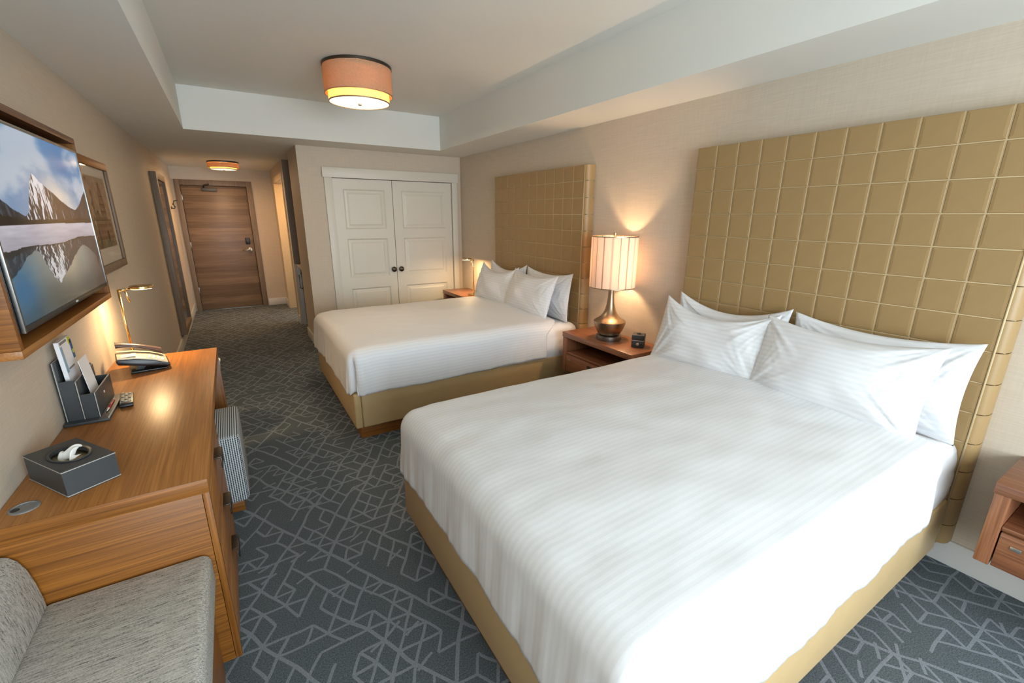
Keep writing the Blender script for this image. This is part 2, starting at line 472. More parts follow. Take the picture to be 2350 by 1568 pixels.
# baseboards
BBH, BBT = .125, .014
def baseboard(name, lo, hi): struct(name, MB().box(lo, hi), M['trim'], bevel=.003)
baseboard('baseboard_left', (0, YW, 0), (BBT, YEND, BBH))
baseboard('baseboard_right', (XR-BBT, YW, 0), (XR, YC, BBH))
baseboard('baseboard_entry', (1.115, YEND-BBT, 0), (XH, YEND, BBH))
m = MB(); m.box((XH-BBT, YC-BBT, 0), (XH, NY0, BBH)); m.box((XH-BBT, NY1, 0), (XH, BY0-.06, BBH)); m.box((XH-BBT, BY1+.06, 0), (XH, YEND, BBH))
struct('baseboard_hall', m, M['trim'], bevel=.003)
baseboard('baseboard_closet', (XH, YC-BBT, 0), (1.66, YC, BBH))

# entry door
d = sempty('door_1', ((DXL+DXR)/2, YEND, 0))
m = MB(); fo = .0697
m.box((DXL-fo, YEND-.03, 0), (DXL, YEND+.1, 2.123)); m.box((DXR, YEND-.03, 0), (DXR+.082, YEND+.1, 2.123)); m.box((DXL, YEND-.0295, DZ), (DXR, YEND+.1, 2.123))
obj('door_frame', m, M['framewood'], d, bevel=.003)
bx('door_slab', (DXL+.004, YEND+.012, .012), (DXR-.004, YEND+.055, DZ-.004), M['doorwood'], d, .002)
bx('threshold', (DXL, YEND-.03, 0), (DXR, YEND+.06, .011), M['steel'], d, .002)
m = MB(); m.box((.40-.01, YEND-.045, 1.955), (.60, YEND+.011, 2.005))
c = obj('door_closer', m, M['dark_grey'], d, bevel=.006)
obj('closer_arm', MB().tube([(.42, YEND-.02, 2.005), (.43, YEND-.05, 2.045), (.50, YEND-.035, 2.06)], .011, 8), M['dark_bronze'], c, smooth=True)
bx('card_reader', (.895, YEND-.012, 1.095), (.965, YEND+.011, 1.205), M['black'], d, .008)
h = obj('lock_plate', MB().lathe([(.034, 0), (.034, .02), (.028, .024)], n=24), M['nickel'], d, smooth=True, auto=True)
h.data.transform(Matrix.Translation((.945, YEND+.011, 1.0)) @ Matrix.Rotation(PI/2, 4, 'X'))
obj('lever', MB().tube([(.945, YEND-.01, 1.0), (.945, YEND-.05, 1.0), (.92, YEND-.058, 1.0), (.84, YEND-.055, .995)], .009, 8), M['nickel'], h, smooth=True)
for hz in (.3, 1.05, 1.8):
    bx('hinge', (DXL-.006, YEND-.004, hz), (DXL+.010, YEND+.011, hz+.1), M['steel'], d, .002)

# bathroom doorway casing
tr = sempty('trim_2', (XH, (BY0+BY1)/2, 0))
m = MB(); m.box((XH-.012, BY1-.022, 0), (XH+.17, BY1+.06, BZ-.023)); m.box((XH-.012, BY0-.06, 0), (XH+.17, BY0+.018, BZ-.023)); m.box((XH-.0115, BY0-.06, BZ-.0225), (XH+.17, BY1+.06, BZ+.06))
M['cream_trim'] = plain('cream_trim_paint', (.60, .46, .28), .45)
obj('door_casing', m, M['cream_trim'], tr, bevel=.003)

# closet: casing and a pair of doors
tr = sempty('trim_1', ((OXL+OXR)/2, YC, 0))
bx('casing_head', (1.655, YC-.032, 2.0), (3.322, YC, 2.1096), M['closet'], tr, .003)
bx('casing_leg', (1.668, YC-.024, 0), (OXL, YC, 2.0), M['closet'], tr, .003)
bx('casing_leg', (OXR, YC-.024, 0), (3.31, YC, 2.0), M['closet'], tr, .003)
def closet_door(name, x0, x1, knob_x):
    dd = sempty(name, ((x0+x1)/2, YC, 0))
    z0, z1, y0, y1 = .015, 1.995, YC+.01, YC+.045
    panels = [(.10, .716), (.835, 1.318), (1.418, 1.888)]
    px0, px1 = x0+.105, x1-.085
    m = MB(); m.box((x0, y0, z0), (px0, y1, z1)); m.box((px1, y0, z0), (x1, y1, z1))
    zs = [z0]+[q for p in panels for q in p]+[z1]
    for i in range(0, len(zs), 2): m.box((px0, y0, zs[i]), (px1, y1, zs[i+1]))
    obj('stile_frame', m, M['closet'], dd)
    for a, b in panels:
        # raised panel: bevelled moulding sloping to a recess then a proud field
        m = MB(); q = .022; g = .045
        def ring(o, y): return [(px0+o, y, a+o), (px1-o, y, a+o), (px1-o, y, b-o), (px0+o, y, b-o)]
        vs_ = ring(0, y0+.001)+ring(.006, y0+.001)+ring(q, y0+.014)+ring(g, y0+.012)+ring(g+.02, y0+.005)
        fs = [(16, 17, 18, 19)]
        for r in range(4):
            for k in range(4): fs.append((r*4+k, r*4+(k+1) % 4, (r+1)*4+(k+1) % 4, (r+1)*4+k))
        m.add(vs_, fs); obj('panel', m, M['closet'], dd)
    kn = MB().lathe([(.012, 0), (.012, .018), (.030, .026), (.033, .036), (.026, .045), (0, .048)], n=24)
    me = kn.mesh('knob'); me.transform(Matrix.Translation((knob_x, y0, .925)) @ Matrix.Rotation(PI/2, 4, 'X'))
    obj('knob', me, M['dark_bronze'], dd, smooth=True)
CM = 2.4506
closet_door('door_2', OXL+.004, CM-.003, CM-.045)
closet_door('door_3', CM+.003, OXR-.004, CM+.050)

# ------------------------------------------------------------------ headboards
HX, PIT, NC, NR = 3.281, .1389, 11, 14
HZT = 2.007
def pad_mesh(w, h, t=.0045, e=.0010, name='pad'):
    m = MB(); g = .0024
    def ring(ix, x): return [(x, -w/2+ix, -h/2+ix), (x, w/2-ix, -h/2+ix), (x, w/2-ix, h/2-ix), (x, -w/2+ix, h/2-ix)]
    vs_ = ring(g, 0)+ring(g, -e)+ring(g+.002, -e-.0022)+ring(g+.012, -t); fs = [(12, 13, 14, 15)]
    for r in range(3):
        for k in range(4): fs.append((r*4+k, r*4+(k+1) % 4, (r+1)*4+(k+1) % 4, (r+1)*4+k))
    m.add(vs_, fs); me = m.mesh(name)
    me.materials.append(M['tan'])
    for p in me.polygons: p.use_smooth = False
    return me
PADS = {}
def headboard(ys, label):
    t = thing('headboard', label, 'headboard', (XR-.03, ys+NC*PIT/2, .12), 'tiled leather headboards')
    xf = HX+.006; z0 = .128
    yb = ys-.03
    bx('core', (xf, ys, z0), (XR-.001, ys+NC*PIT, HZT-.004), M['seam'], t, .004)
    for r in range(NR):
        zt = HZT-.002 if r == 0 else HZT-.130-(r-1)*.1375
        zb = max(HZT-.130-r*.1375, .128)
        for c in range(NC):
            h = zt-zb; key = ('f', round(h, 4))
            if key not in PADS: PADS[key] = pad_mesh(PIT, h, name='pad')
            o = bpy.data.objects.new('pad', PADS[key]); link(o, t)
            o.location = (xf, ys+(c+.5)*PIT, (zt+zb)/2)
        # rounded end pad wrapping round the near end
        h = zt-zb; key = ('e', round(h, 4))
        if key not in PADS:
            m = MB(); n = 7; g = .0022
            prof = []
            for k in range(n):
                a = PI/2*k/(n-1); prof.append((HX+.008+.045*(1-math.sin(a)) - .0, -.034*math.cos(a)))
            # profile from side (far -y) to front
            pr = [(XR-.001, 0), (XR-.001, -.034)]+[(HX+.006+.05*(1-math.sin(PI/2*k/(n-1))), -.034*math.cos(PI/2*k/(n-1))) for k in range(n)]
            pr[-1] = (pr[-1][0], -.001)
            m.prism(pr, 'z', -h/2+g, h/2-g)
            me = m.mesh('end_pad'); me.materials.append(M['tan'])
            for p in me.polygons: p.use_smooth = True
            me.set_sharp_from_angle(angle=math.radians(50)); PADS[key] = me
        o = bpy.data.objects.new('end_pad', PADS[key]); link(o, t); o.location = (0, ys-.0015, (zt+zb)/2)
    obj('piping', MB().tube([(HX+.0045, ys-.0005, z0), (HX+.0045, ys-.0005, HZT-.008)], .0042, 8), M['seam'], t, smooth=True)
    bx('end_backing', (HX+.03, ys-.026, z0), (XR-.002, ys, HZT-.006), M['seam'], t, .002)
    return t
HB1, HB2 = .4451, 3.063
headboard(HB1, 'tan tiled leather headboard behind the bed closest to the camera')
headboard(HB2, 'tan tiled leather headboard of the farther bed, left of the lamp')

# ------------------------------------------------------------------ beds
BX0 = 1.264
def cloth_noise(x, y, z): return noise.noise(Vector((x, y, z)))
def bed(y0, which, label, seed):
    y1 = y0+1.546; xe = HX-.006
    t = thing('bed', label, 'bed', ((BX0+xe)/2, (y0+y1)/2, 0), 'double beds')
    zb, zt = .10, .363
    bx('foot_rail', (BX0, y0, zb), (BX0+.05, y1, zt), M['tan_base'], t, .012, 3)
    bx('side_rail', (BX0+.051, y0, zb), (xe, y0+.05, zt), M['tan_base'], t, .012, 3)
    bx('side_rail', (BX0+.051, y1-.05, zb), (xe, y1, zt), M['tan_base'], t, .012, 3)
    bx('deck', (BX0+.05, y0+.05, .2), (xe, y1-.05, .30), M['oak_dk'], t, .002)
    bx('plinth', (BX0+.04, y0+.045, 0), (xe-.05, y1-.045, zb+.02), M['oak_x'], t, .003)
    # mattress under a fitted sheet, bulging and slightly wrinkled
    mx0, mx1, my0, my1, mz0, mz1 = BX0+.06, xe-.002, y0+.02, y1-.02, .30, .655
    m = MB()
    nu, nv = 64, 44
    def msurf(u, v):
        a = 2*PI*u; ca, sa = math.cos(a), math.sin(a)
        # rounded rectangle in plan
        k = max(abs(ca), abs(sa)); px, py = ca/k, sa/k
        px = math.copysign(abs(px), px); py = math.copysign(abs(py), py)
        if v < .55:
            s = v/.55; inset = 0; z = lerp(mz0, mz1-.07, s); bulge = .012*math.sin(PI*s)
        else:
            s = (v-.55)/.45; ang = PI/2*min(1, s*2)
            inset = .07*(1-math.cos(ang)) if s < .5 else lerp(.07, .76, (s-.5)*2); z = mz1-.07+.07*math.sin(ang); bulge = 0
        hx, hy = (mx1-mx0)/2, (my1-my0)/2
        x = (mx0+mx1)/2+px*(hx-min(inset, hx*.999)); y = (my0+my1)/2+py*(hy-min(inset, hy*.999)+bulge)
        w = .010*cloth_noise(x*7+seed, y*7, z*16)
        if v < .6: y += math.copysign(w, py) if abs(py) > .99 else 0
        x = min(x, mx1)
        return (x, y, z)
    m.grid(nu*3, nv, msurf, wrap_u=True)
    n = nu*3
    m.f.append(tuple(i*nv+nv-1 for i in range(n)))
    obj('mattress', m, M['sheet'], t, smooth=True)
    return t
def duvet(y0, label, seed, pinch):
    y1 = y0+1.546; yc = (y0+y1)/2
    r = .09; ztop = .694
    xf = BX0-.014+r; hw = (y1-y0)/2+.012-r; xh = 3.05
    drop = r+(.70-.358-r); L = r*PI/2+(ztop-.362-r)
    nu, nv = 130, 150
    Vh = hw+L; U0 = xf-L
    m = MB(); uvs = []
    def surf(i, j):
        u = lerp(U0, xh, i); v = lerp(-Vh, Vh, j)
        uvs.append((u, v))
        u = lerp(U0, xh-.13*sstep(.0, .16, abs(v)-hw-.02), i)
        du = max(0, xf-u); dv = max(0, abs(v)-hw); sg = 1 if v > 0 else -1
        bxp = max(u, xf); byp = max(-hw, min(hw, v))
        s = (du**10+dv**10)**.1
        nz = .5*cloth_noise(u*2.1+seed, v*2.1, seed)+.25*cloth_noise(u*5+seed, v*5, 3.3)
        dome = .036*(1-(byp/hw)**2)*(.6+.4*sstep(xf, xf+.5, bxp)) - .010*sstep(xf+.1, xf-.01, bxp)
        zz = ztop+dome+.015*nz+.003*cloth_noise(u*3+v*9+seed, v*4-u*6, 7.7)
        if s <= 0: return (bxp, yc+byp, zz)
        hyp = math.hypot(du, dv); nx, ny = -du/hyp, sg*dv/hyp
        if s < r*PI/2: out, down = r*math.sin(s/r), r*(1-math.cos(s/r))
        else: out, down = r, r+s-r*PI/2
        per = v if du > dv else u*sg
        k = sstep(.05, L, s)
        ang = math.degrees(math.atan2(dv, du)) if du > 0 and dv > 0 else (0 if du > 0 else 90)
        fold = .011*cloth_noise(per*8+seed*3, s*1.4, 1.7)+.0060*cloth_noise(per*21+seed, s*2.4, 5.1)
        out += k*(fold+.004) + .010*k
        if du > 0 and dv > 0:
            c = math.exp(-((ang-45)/11)**2)
            out -= pinch*c*sstep(.05, .22, s); down -= .03*c*sstep(.2, L, s)
        # uneven hem
        hem = .010*cloth_noise(per*3.1+seed, 0, 9.1)+.005*cloth_noise(per*9+seed, 0, 2.2)
        if du == 0 and sg < 0: hem -= (.035 if y0 < 1 else .010)*sstep(BX0+.5, BX0+1.6, u)
        down += hem*k-.004*k
        # cloth ends lifted a touch off the frame
        return (bxp+nx*out, yc+byp+ny*out, max(zz-down, .352))
    m.grid(nu, nv, surf)
    me = m.mesh('duvet', fix=False)
    uvl = me.uv_layers.new(name='UVMap')
    for lp in me.loops: uvl.data[lp.index].uv = uvs[lp.vertex_index]
    o = obj('duvet', me, M['duvet'], None, smooth=True)
    # make sure normals face outwards before thickening
    sm = o.modifiers.new('thickness', 'SOLIDIFY'); sm.thickness = .012; sm.offset = -1
    return tag(o, label, 'duvet', 'white duvets')
def pillow(label, yc, xb, zb, w, h, t, lean, seed, yaw=0, roll=0, sag=.03):
    nu, nv = 72, 48
    m = MB(); uvs = []
    lean = math.radians(lean)
    ax = Vector((math.sin(yaw), -math.cos(yaw), 0)); fx = Vector((math.cos(yaw), math.sin(yaw), 0))
    up = fx*math.sin(lean)+Vector((0, 0, 1))*math.cos(lean)
    up = (up+ax*math.tan(roll)).normalized()
    nrm = -fx*math.cos(lean)+Vector((0, 0, 1))*math.sin(lean)
    org = Vector((xb, yc, zb))
    def pt(side):
        def f(i, j):
            a, b = 2*i-1, 2*j-1
            # gather samples near the rims so the seam stays crisp
            a = math.copysign(abs(a)**.85, a); b = math.copysign(abs(b)**.85, b)
            px = a*(1-.055*(1-b*b)*abs(a)**3); py = b*(1-.07*(1-a*a)*abs(b)**3)
            th = (max(0, 1-abs(a)**2.6)**.62)*(max(0, 1-abs(b)**2.6)**.62)
            bul = 1+.12*cloth_noise(a*1.3+seed, b*1.3, seed*2)
            # wrinkles run in from the corners and ends
            wr = .010*cloth_noise(a*2.0+seed, b*2.2+a, seed+9)
            for q, (ca, cb) in enumerate(((-1, -1), (-1, 1), (1, -1), (1, 1))):
                da, db = (a-ca)*w/2, (b-cb)*h/2
                rho = math.hypot(da, db); ph = math.atan2(abs(db), abs(da)+1e-6)
                wr += .030*math.exp(-(rho/.17)**2)*cloth_noise(ph*7.5+seed*2+q*5, rho*3.5, seed+q)
                wr += .016*math.exp(-(rho/.22)**2)*cloth_noise(ph*16+seed+q*3, rho*5, seed+q+.5)
            wr += .012*sstep(.55, .95, abs(a))*cloth_noise(a*2+seed, b*7, seed+4)
            c = th*(t/2*bul+wr*(1 if side > 0 else .4))*side
            c += .012*cloth_noise(a*1.7+seed, b*1.1, 6.6)*(.3+th)
            yy = (py*.5+.5)*h - sag*(1-a*a)*max(0, b)**1.5
            p = org+ax*(px*w/2)+up*yy+nrm*c
            if p.z < zb-.012: p.z = zb-.012
            p.x = min(p.x, HX-.012)
            uvs.append((px*w/2, yy)); return p
        return f
    m.grid(nu, nv, pt(1)); m.grid(nu, nv, pt(-1))
    me = bpy.data.meshes.new('pillow'); me.from_pydata(m.v, [], m.f)
    uvl = me.uv_layers.new(name='UVMap')
    for lp in me.loops: uvl.data[lp.index].uv = (uvs[lp.vertex_index][0], uvs[lp.vertex_index][1])
    bm = bmesh.new(); bm.from_mesh(me); bmesh.ops.remove_doubles(bm, verts=bm.verts, dist=1e-5); bmesh.ops.recalc_face_normals(bm, faces=bm.faces); bm.to_mesh(me); bm.free()
    o = obj('pillow', me, M['pillow'], None, smooth=True)
    return tag(o, label, 'pillow', 'white striped pillows')
B1, B2 = .4412, 3.0538
bed(B1, 1, 'tan leather platform bed in the foreground, closest to the camera', 1.3)
bed(B2, 2, 'tan leather platform bed at the back, beside the white closet', 8.1)
duvet(B1, 'white striped duvet spread over the foreground bed', 2.7, .02)
duvet(B2, 'white striped duvet spread over the far bed by the closet', 11.2, .045)
def pillows(y0, where, sd, k=0):
    zm = .655
    pillow('white back pillow leaning on the headboard, lamp side of the %s' % where if y0 < 1 else 'white back pillow leaning on the headboard, closet side of the %s' % where,
           y0+1.13, 3.165, zm, .72, .455, .11, 7, sd+.4, yaw=.02, sag=.075)
    pillow('white back pillow leaning on the headboard, window side of the %s' % where if y0 < 1 else 'white back pillow leaning on the headboard, lamp side of the %s' % where,
           y0+.385, 3.165, zm, .74, .445, .11, 7, sd+3.1, yaw=-.01, sag=.03)
    pillow('white front pillow at the lamp side of the %s' % where if y0 < 1 else 'white front pillow at the closet side of the %s' % where,
           y0+1.15+k, 2.995, zm+.012, .74, .44, .16, 19, sd+6.2, yaw=.02, sag=.085)
    pillow('white front pillow at the window side of the %s' % where if y0 < 1 else 'white front pillow at the lamp side of the %s' % where,
           y0+.475+k, 2.990, zm+.012, .76, .43, .17, 19, sd+9.7, yaw=-.02, sag=.035)
pillows(B1, 'foreground bed', 1.0)
pillows(B2, 'far bed', 14.0, .01)

# ------------------------------------------------------------------ nightstands
def nightstand(y0, y1, label):
    t = thing('nightstand', label, 'nightstand', (XR-.18, (y0+y1)/2, .285), 'wall-hung nightstands')
    xf, zt, zb, th = 3.008, .63, .285, .045
    bx('top', (xf, y0, zt-th), (XR-.001, y1, zt), M['cherry'], t, .003)
    bx('side_panel', (xf+.004, y0+.004, zb), (XR-.001, y0+.048, zt-th-.001), M['cherry_z'], t, .003)
    bx('side_panel', (xf+.004, y1-.048, zb), (XR-.001, y1-.004, zt-th-.001), M['cherry_z'], t, .003)
    bx('shelf', (xf+.012, y0+.049, .442), (XR-.001, y1-.049, .46), M['cherry'], t, .002)
    bx('back_panel', (XR-.014, y0+.049, zb), (XR-.002, y1-.049, zt-th-.001), M['oak_dk'], t, .001)
    dr = bx('drawer', (xf+.006, y0+.052, zb+.004), (XR-.02, y1-.052, .438), M['cherry'], t, .003)
    yc = (y0+y1)/2
    bx('pull', (xf-.014, yc-.06, .40), (xf+.007, yc+.06, .412), M['dark_bronze'], dr, .003)
    # finger notch plate on the drawer front
    bx('latch_plate', (xf+.002, y1-.115, .385), (xf+.0065, y1-.085, .40), M['nickel'], dr, .001)
    return t
nightstand(2.13, 2.932, 'reddish oak nightstand between the two beds, under the striped lamp')
nightstand(-.53, .290, 'reddish oak nightstand at the right edge, cut off by the frame')
nightstand(4.735, 5.53, 'reddish oak nightstand between the far bed and the closet')

# ------------------------------------------------------------------ bedside lamp
def table_lamp():
    x, y, z = 3.178, 2.548, .63
    t = thing('table_lamp', 'bronze teardrop table lamp with a glowing striped drum shade', 'lamp', (x, y, z), local=True)
    obj('foot', MB().lathe([(.098, 0), (.1, .004), (.1, .034), (.094, .038)], n=48), M['steel'], t, smooth=True, auto=True)
    prof = [(.072, .039), (.088, .05), (.108, .085), (.123, .125), (.126, .145), (.1265, .150), (.118, .158), (.098, .170), (.074, .188), (.055, .212), (.041, .245),
            (.031, .29), (.0255, .34), (.024, .40), (.028, .44), (.030, .445), (0, .446)]
    obj('body', MB().lathe(prof, n=56), M['bronze'], t, smooth=True, auto=True)
    obj('stem', MB().lathe([(.007, .44), (.007, .815), (.012, .816), (.012, .835), (0, .84)], n=14), M['brass'], t, smooth=True, auto=True)
    R = .176
    sh = MB().lathe([(R, .425), (R, .81), (R-.003, .81), (R-.003, .425)], n=72, close=False)
    s = obj('shade', sh, M['lampshade'], t, smooth=True, auto=True)
    for zz in (.425, .81):
        obj('shade_rim', MB().lathe([(R+.0015, zz-.003), (R+.0015, zz+.003), (R-.004, zz+.003), (R-.004, zz-.003), (R+.0015, zz-.003)], n=72, close=False), M['bronze'], s, smooth=True, auto=True)
    m = MB()
    for k in range(3):
        a = k*2*PI/3+.5; m.tube([(0, 0, .80), (math.cos(a)*(R-.004), math.sin(a)*(R-.004), .807)], .0025, 6)
    obj('spider', m, M['brass'], s)
    b = obj('bulb', MB().lathe([(0, .53), (.02, .535), (.03, .56), (.03, .59), (.018, .625), (.013, .64), (.013, .66), (0, .661)], n=20), emissive('bulb_glow', (1, .72, .42, 1), 6), t, smooth=True)
    ld = bpy.data.lights.new('bedside_bulb', 'POINT'); ld.energy = BED_LAMP_W; ld.color = (1.0, .66, .37); ld.shadow_soft_size = .035
    lo = bpy.data.objects.new('bedside_bulb', ld); COL.objects.link(lo); lo.parent = t; lo.location = (.045, 0, .60)
    ca = [(.09, .0, .012), (.15, -.04, .004), (.17, -.06, .004)]
table_lamp()

# cube clock
t = thing('cube_clock', 'small black leather cube clock beside the lamp on the nightstand', 'clock', (3.225, 2.275, .63), local=True, rotz=.62)
bx('lower_case', (-.046, -.046, 0), (.046, .046, .052), M['dleather'], t, .004)
bx('upper_case', (-.046, -.046, .0545), (.046, .046, .095), M['dleather'], t, .004)
bx('seam_band', (-.0445, -.0445, .050), (.0445, .0445, .0565), M['dstitch'], t, .001)
obj('snooze_button', MB().lathe([(.015, .095), (.015, .101), (.012, .104), (0, .104)], n=20), M['black'], t, smooth=True, auto=True)
for zz, nm in ((.026, 'dial'),):
    me = MB().lathe([(.011, 0), (.011, .003), (.008, .004), (0, .004)], n=20).mesh('dial')
    me.transform(Matrix.Translation((-.046, 0, zz)) @ Matrix.Rotation(-PI/2, 4, 'Y')); obj('dial', me, M['nickel'], t, smooth=True, auto=True)

# ------------------------------------------------------------------ swing lamp by the far bed
def led_lamp(name, label, loc, H, arm_dir, arm_len, watts, sub=.0):
    t = thing(name, label, 'lamp', loc, local=True)
    obj('base', MB().lathe([(.075, 0), (.078, .003), (.078, .012), (.074, .016), (.02, .018)], n=36), M['brass'], t, smooth=True, auto=True)
    obj('pole', MB().tube([(0, 0, .016), (0, 0, H)], .0062, 12), M['brass'], t, smooth=True)
    d = Vector((math.cos(arm_dir), math.sin(arm_dir), 0))
    a = obj('arm', MB().tube([(0, 0, H-.004)-d*0 if False else Vector((0, 0, H-.004)), d*.05+Vector((0, 0, H))], .0068, 10), M['brass'], t, smooth=True)
    obj('counter_rod', MB().tube([d*.028+Vector((0, 0, H-.005)), d*.040+Vector((0, 0, H-.075))], .004, 8), M['brass'], t, smooth=True)
    c = d*(.05+arm_len/2)
    hd = MB(); n = 32; R = arm_len/2
    me = MB().lathe([(R-.004, -.006), (R, -.002), (R, .008), (R-.006, .012), (0, .013)], n=n, close=True).mesh('lamp_head')
    me.transform(Matrix.Translation((c.x, c.y, H+.002)))
    hh = obj('lamp_head', me, M['brass'], t, smooth=True, auto=True)
    me = MB().lathe([(R-.008, -.0068), (0, -.0072)], n=n, close=False).mesh('light_disc'); me.transform(Matrix.Translation((c.x, c.y, H+.001)))
    obj('light_disc', me, emissive(name+'_glow', (1, .78, .45, 1), 9), hh)
    ld = bpy.data.lights.new(name+'_led', 'AREA'); ld.shape = 'DISK'; ld.size = R*1.6; ld.energy = watts; ld.color = (1.0, .66, .33)
    lo = bpy.data.objects.new(name+'_led', ld); COL.objects.link(lo); lo.parent = t; lo.location = (c.x, c.y, H-.012)
    return t
led_lamp('reading_lamp', 'slim brass reading lamp on the nightstand beside the closet', (3.19, 4.97, .63), .435, 1.9, .13, READ_W)

# ------------------------------------------------------------------ desk
DKX, DKY0, DKY1, DKZ = .507, 1.613, 3.376, .7506
def desk():
    t = thing('desk', 'long oak desk with three drawers along the wall below the television', 'desk', (DKX/2, (DKY0+DKY1)/2, 0))
    top = bx('desk_top', (.001, DKY0, .7008), (DKX, DKY1, DKZ), M['oak'], t, .002)
    bx('edge_band', (.001, DKY0-.0025, .7008), (DKX, DKY0-.0003, DKZ-.0004), M['oak_x'], t, .0005)
    bx('side_panel', (.016, DKY0+.001, .0), (DKX-.022, DKY0+.022, .6998), M['oak_x'], t, .001)
    bx('edge_strip', (DKX-.0205, DKY0+.001, 0), (DKX-.001, DKY0+.022, .6998), M['oak_z'], t, .001)
    bx('end_panel', (.016, DKY1-.03, 0), (DKX-.001, DKY1-.001, .6998), M['oak_z'], t, .001)
    bx('partition', (.016, 2.30, 0), (DKX-.022, 2.322, .6998), M['oak_z'], t, .001)
    bx('back_panel', (.015, 2.323, .12), (.03, DKY1-.031, .6998), M['oak_dk'], t, .001)
    bx('toe_kick', (.3, DKY0+.023, 0), (DKX-.05, 2.299, .03), M['oak_dk'], t, .001)
    bx('top_rail', (.3, DKY0+.023, .672), (DKX-.004, 2.32, .6998), M['oak'], t, .001)
    zz = [(.032, .238), (.242, .452), (.456, .668)]
    for a, b in zz:
        dr = bx('drawer', (.2, DKY0+.0235, a), (DKX-.003, 2.299, b), M['oak'], t, .002)
        yc, zc = 2.0, b-.04
        m = MB(); x0, x1 = DKX-.004, DKX+.024
        m.box((x0, yc-.05, zc+.022), (x1, yc+.05, zc+.027)); m.box((x1-.005, yc-.05, zc-.022), (x1, yc+.05, zc+.0215))
        obj('pull', m, M['dark_bronze'], dr, bevel=.001)
    g = MB().lathe([(.034, DKZ), (.034, DKZ+.003), (.029, DKZ+.004), (.028, DKZ+.002), (0, DKZ+.002)], (.058, 1.705, 0), n=36)
    gm = obj('grommet', g, M['grey_plastic'], top, smooth=True, auto=True)
    obj('cable_notch', MB().lathe([(.010, DKZ+.0022), (.010, DKZ+.0030), (0, DKZ+.0031)], (.040, 1.700, 0), n=16), M['black'], top)
desk()

# bench
def rounded_profile(x0, x1, z0, z1, r, n=5):
    pts = []
    for cx, cz, a0 in ((x1-r, z0+r, -PI/2), (x1-r, z1-r, 0), (x0+r, z1-r, PI/2), (x0+r, z0+r, PI)):
        for k in range(n+1):
            a = a0+PI/2*k/n; pts.append((cx+r*math.cos(a), cz+r*math.sin(a)))
    return pts
def bench():
    y0, y1 = -.35, 1.605
    t = thing('bench', 'built-in window bench with grey woven cushion in the near left corner', 'bench', (.23, (y0+y1)/2, 0))
    bx('base', (.016, y0, 0), (.452, 1.566, .345), M['oak'], t, .003)
    bx('base_end', (.016, 1.568, 0), (.438, 1.606, .345), M['oak_dk'], t, .002)
    m = MB(); m.prism(rounded_profile(.06, .476, .347, .480, .028, 6), 'y', y0, y1)
    obj('seat_cushion', m, M['melange'], t, bevel=.008, seg=2)
    # curved back bolster against the wall
    pr = [(.002, .345)]+[(.074, .345), (.076, .40), (.076, .46), (.0745, .51), (.070, .56), (.062, .61), (.050, .645), (.034, .666), (.018, .672), (.002, .672)]
    m = MB(); m.prism(pr, 'y', y0, y1); obj('back_cushion', m, M['melange_z'], t, bevel=.006, seg=2)
bench()

# ottoman under the desk
def ottoman():
    x0, x1, y0, y1 = .12, .577, 2.58, 3.055
    t = thing('ottoman', 'houndstooth upholstered ottoman pushed under the desk', 'ottoman', ((x0+x1)/2, (y0+y1)/2, 0))
    me = MB().box((x0, y0, .055), (x1, y1, .455)).mesh('seat', .028, 4)
    uvl = me.uv_layers.new(name='UVMap')
    for p in me.polygons:
        n = p.normal; ax = max(range(3), key=lambda i: abs(n[i]))
        for li in p.loop_indices:
            c = me.vertices[me.loops[li].vertex_index].co
            uvl.data[li].uv = {0: (c.y, c.z), 1: (c.x, c.z), 2: (c.x, c.y)}[ax]
    obj('seat', me, M['hounds'], t, smooth=True)
    bx('plinth', (x0+.03, y0+.012, 0), (x1-.03, y1-.03, .06), M['oak_x'], t, .003)
    m = MB()
    e = .004
    m.tube([(x0+.03, y0+.008, .447), (x1-.03, y0+.008, .447)], .0035, 6); m.tube([(x1-.008, y0+.03, .447), (x1-.008, y1-.03, .447)], .0035, 6)
    obj('piping', m, M['hounds'], t)
ottoman()

# waste bin beyond the desk
t = thing('waste_bin', 'white waste bin just peeking out past the far end of the desk', 'bin', (.375, 3.56, 0), local=True)
obj('bucket', MB().lathe([(.066, 0), (.07, .01), (.126, .60), (.126, .61), (.120, .61), (.07, .03), (0, .03)], n=36), M['white'], t, smooth=True, auto=True)
obj('rim', MB().lathe([(.127, .60), (.130, .606), (.130, .618), (.124, .622), (.119, .618), (.119, .60), (.127, .60)], n=36, close=False), M['white'], t, smooth=True, auto=True)

# ------------------------------------------------------------------ things on the desk
Z = DKZ+.0006
led_lamp('desk_lamp', 'slim brass desk lamp behind the telephone on the oak desk', (.100, 3.290, Z), .420, .42, .115, DESK_LAMP_W)

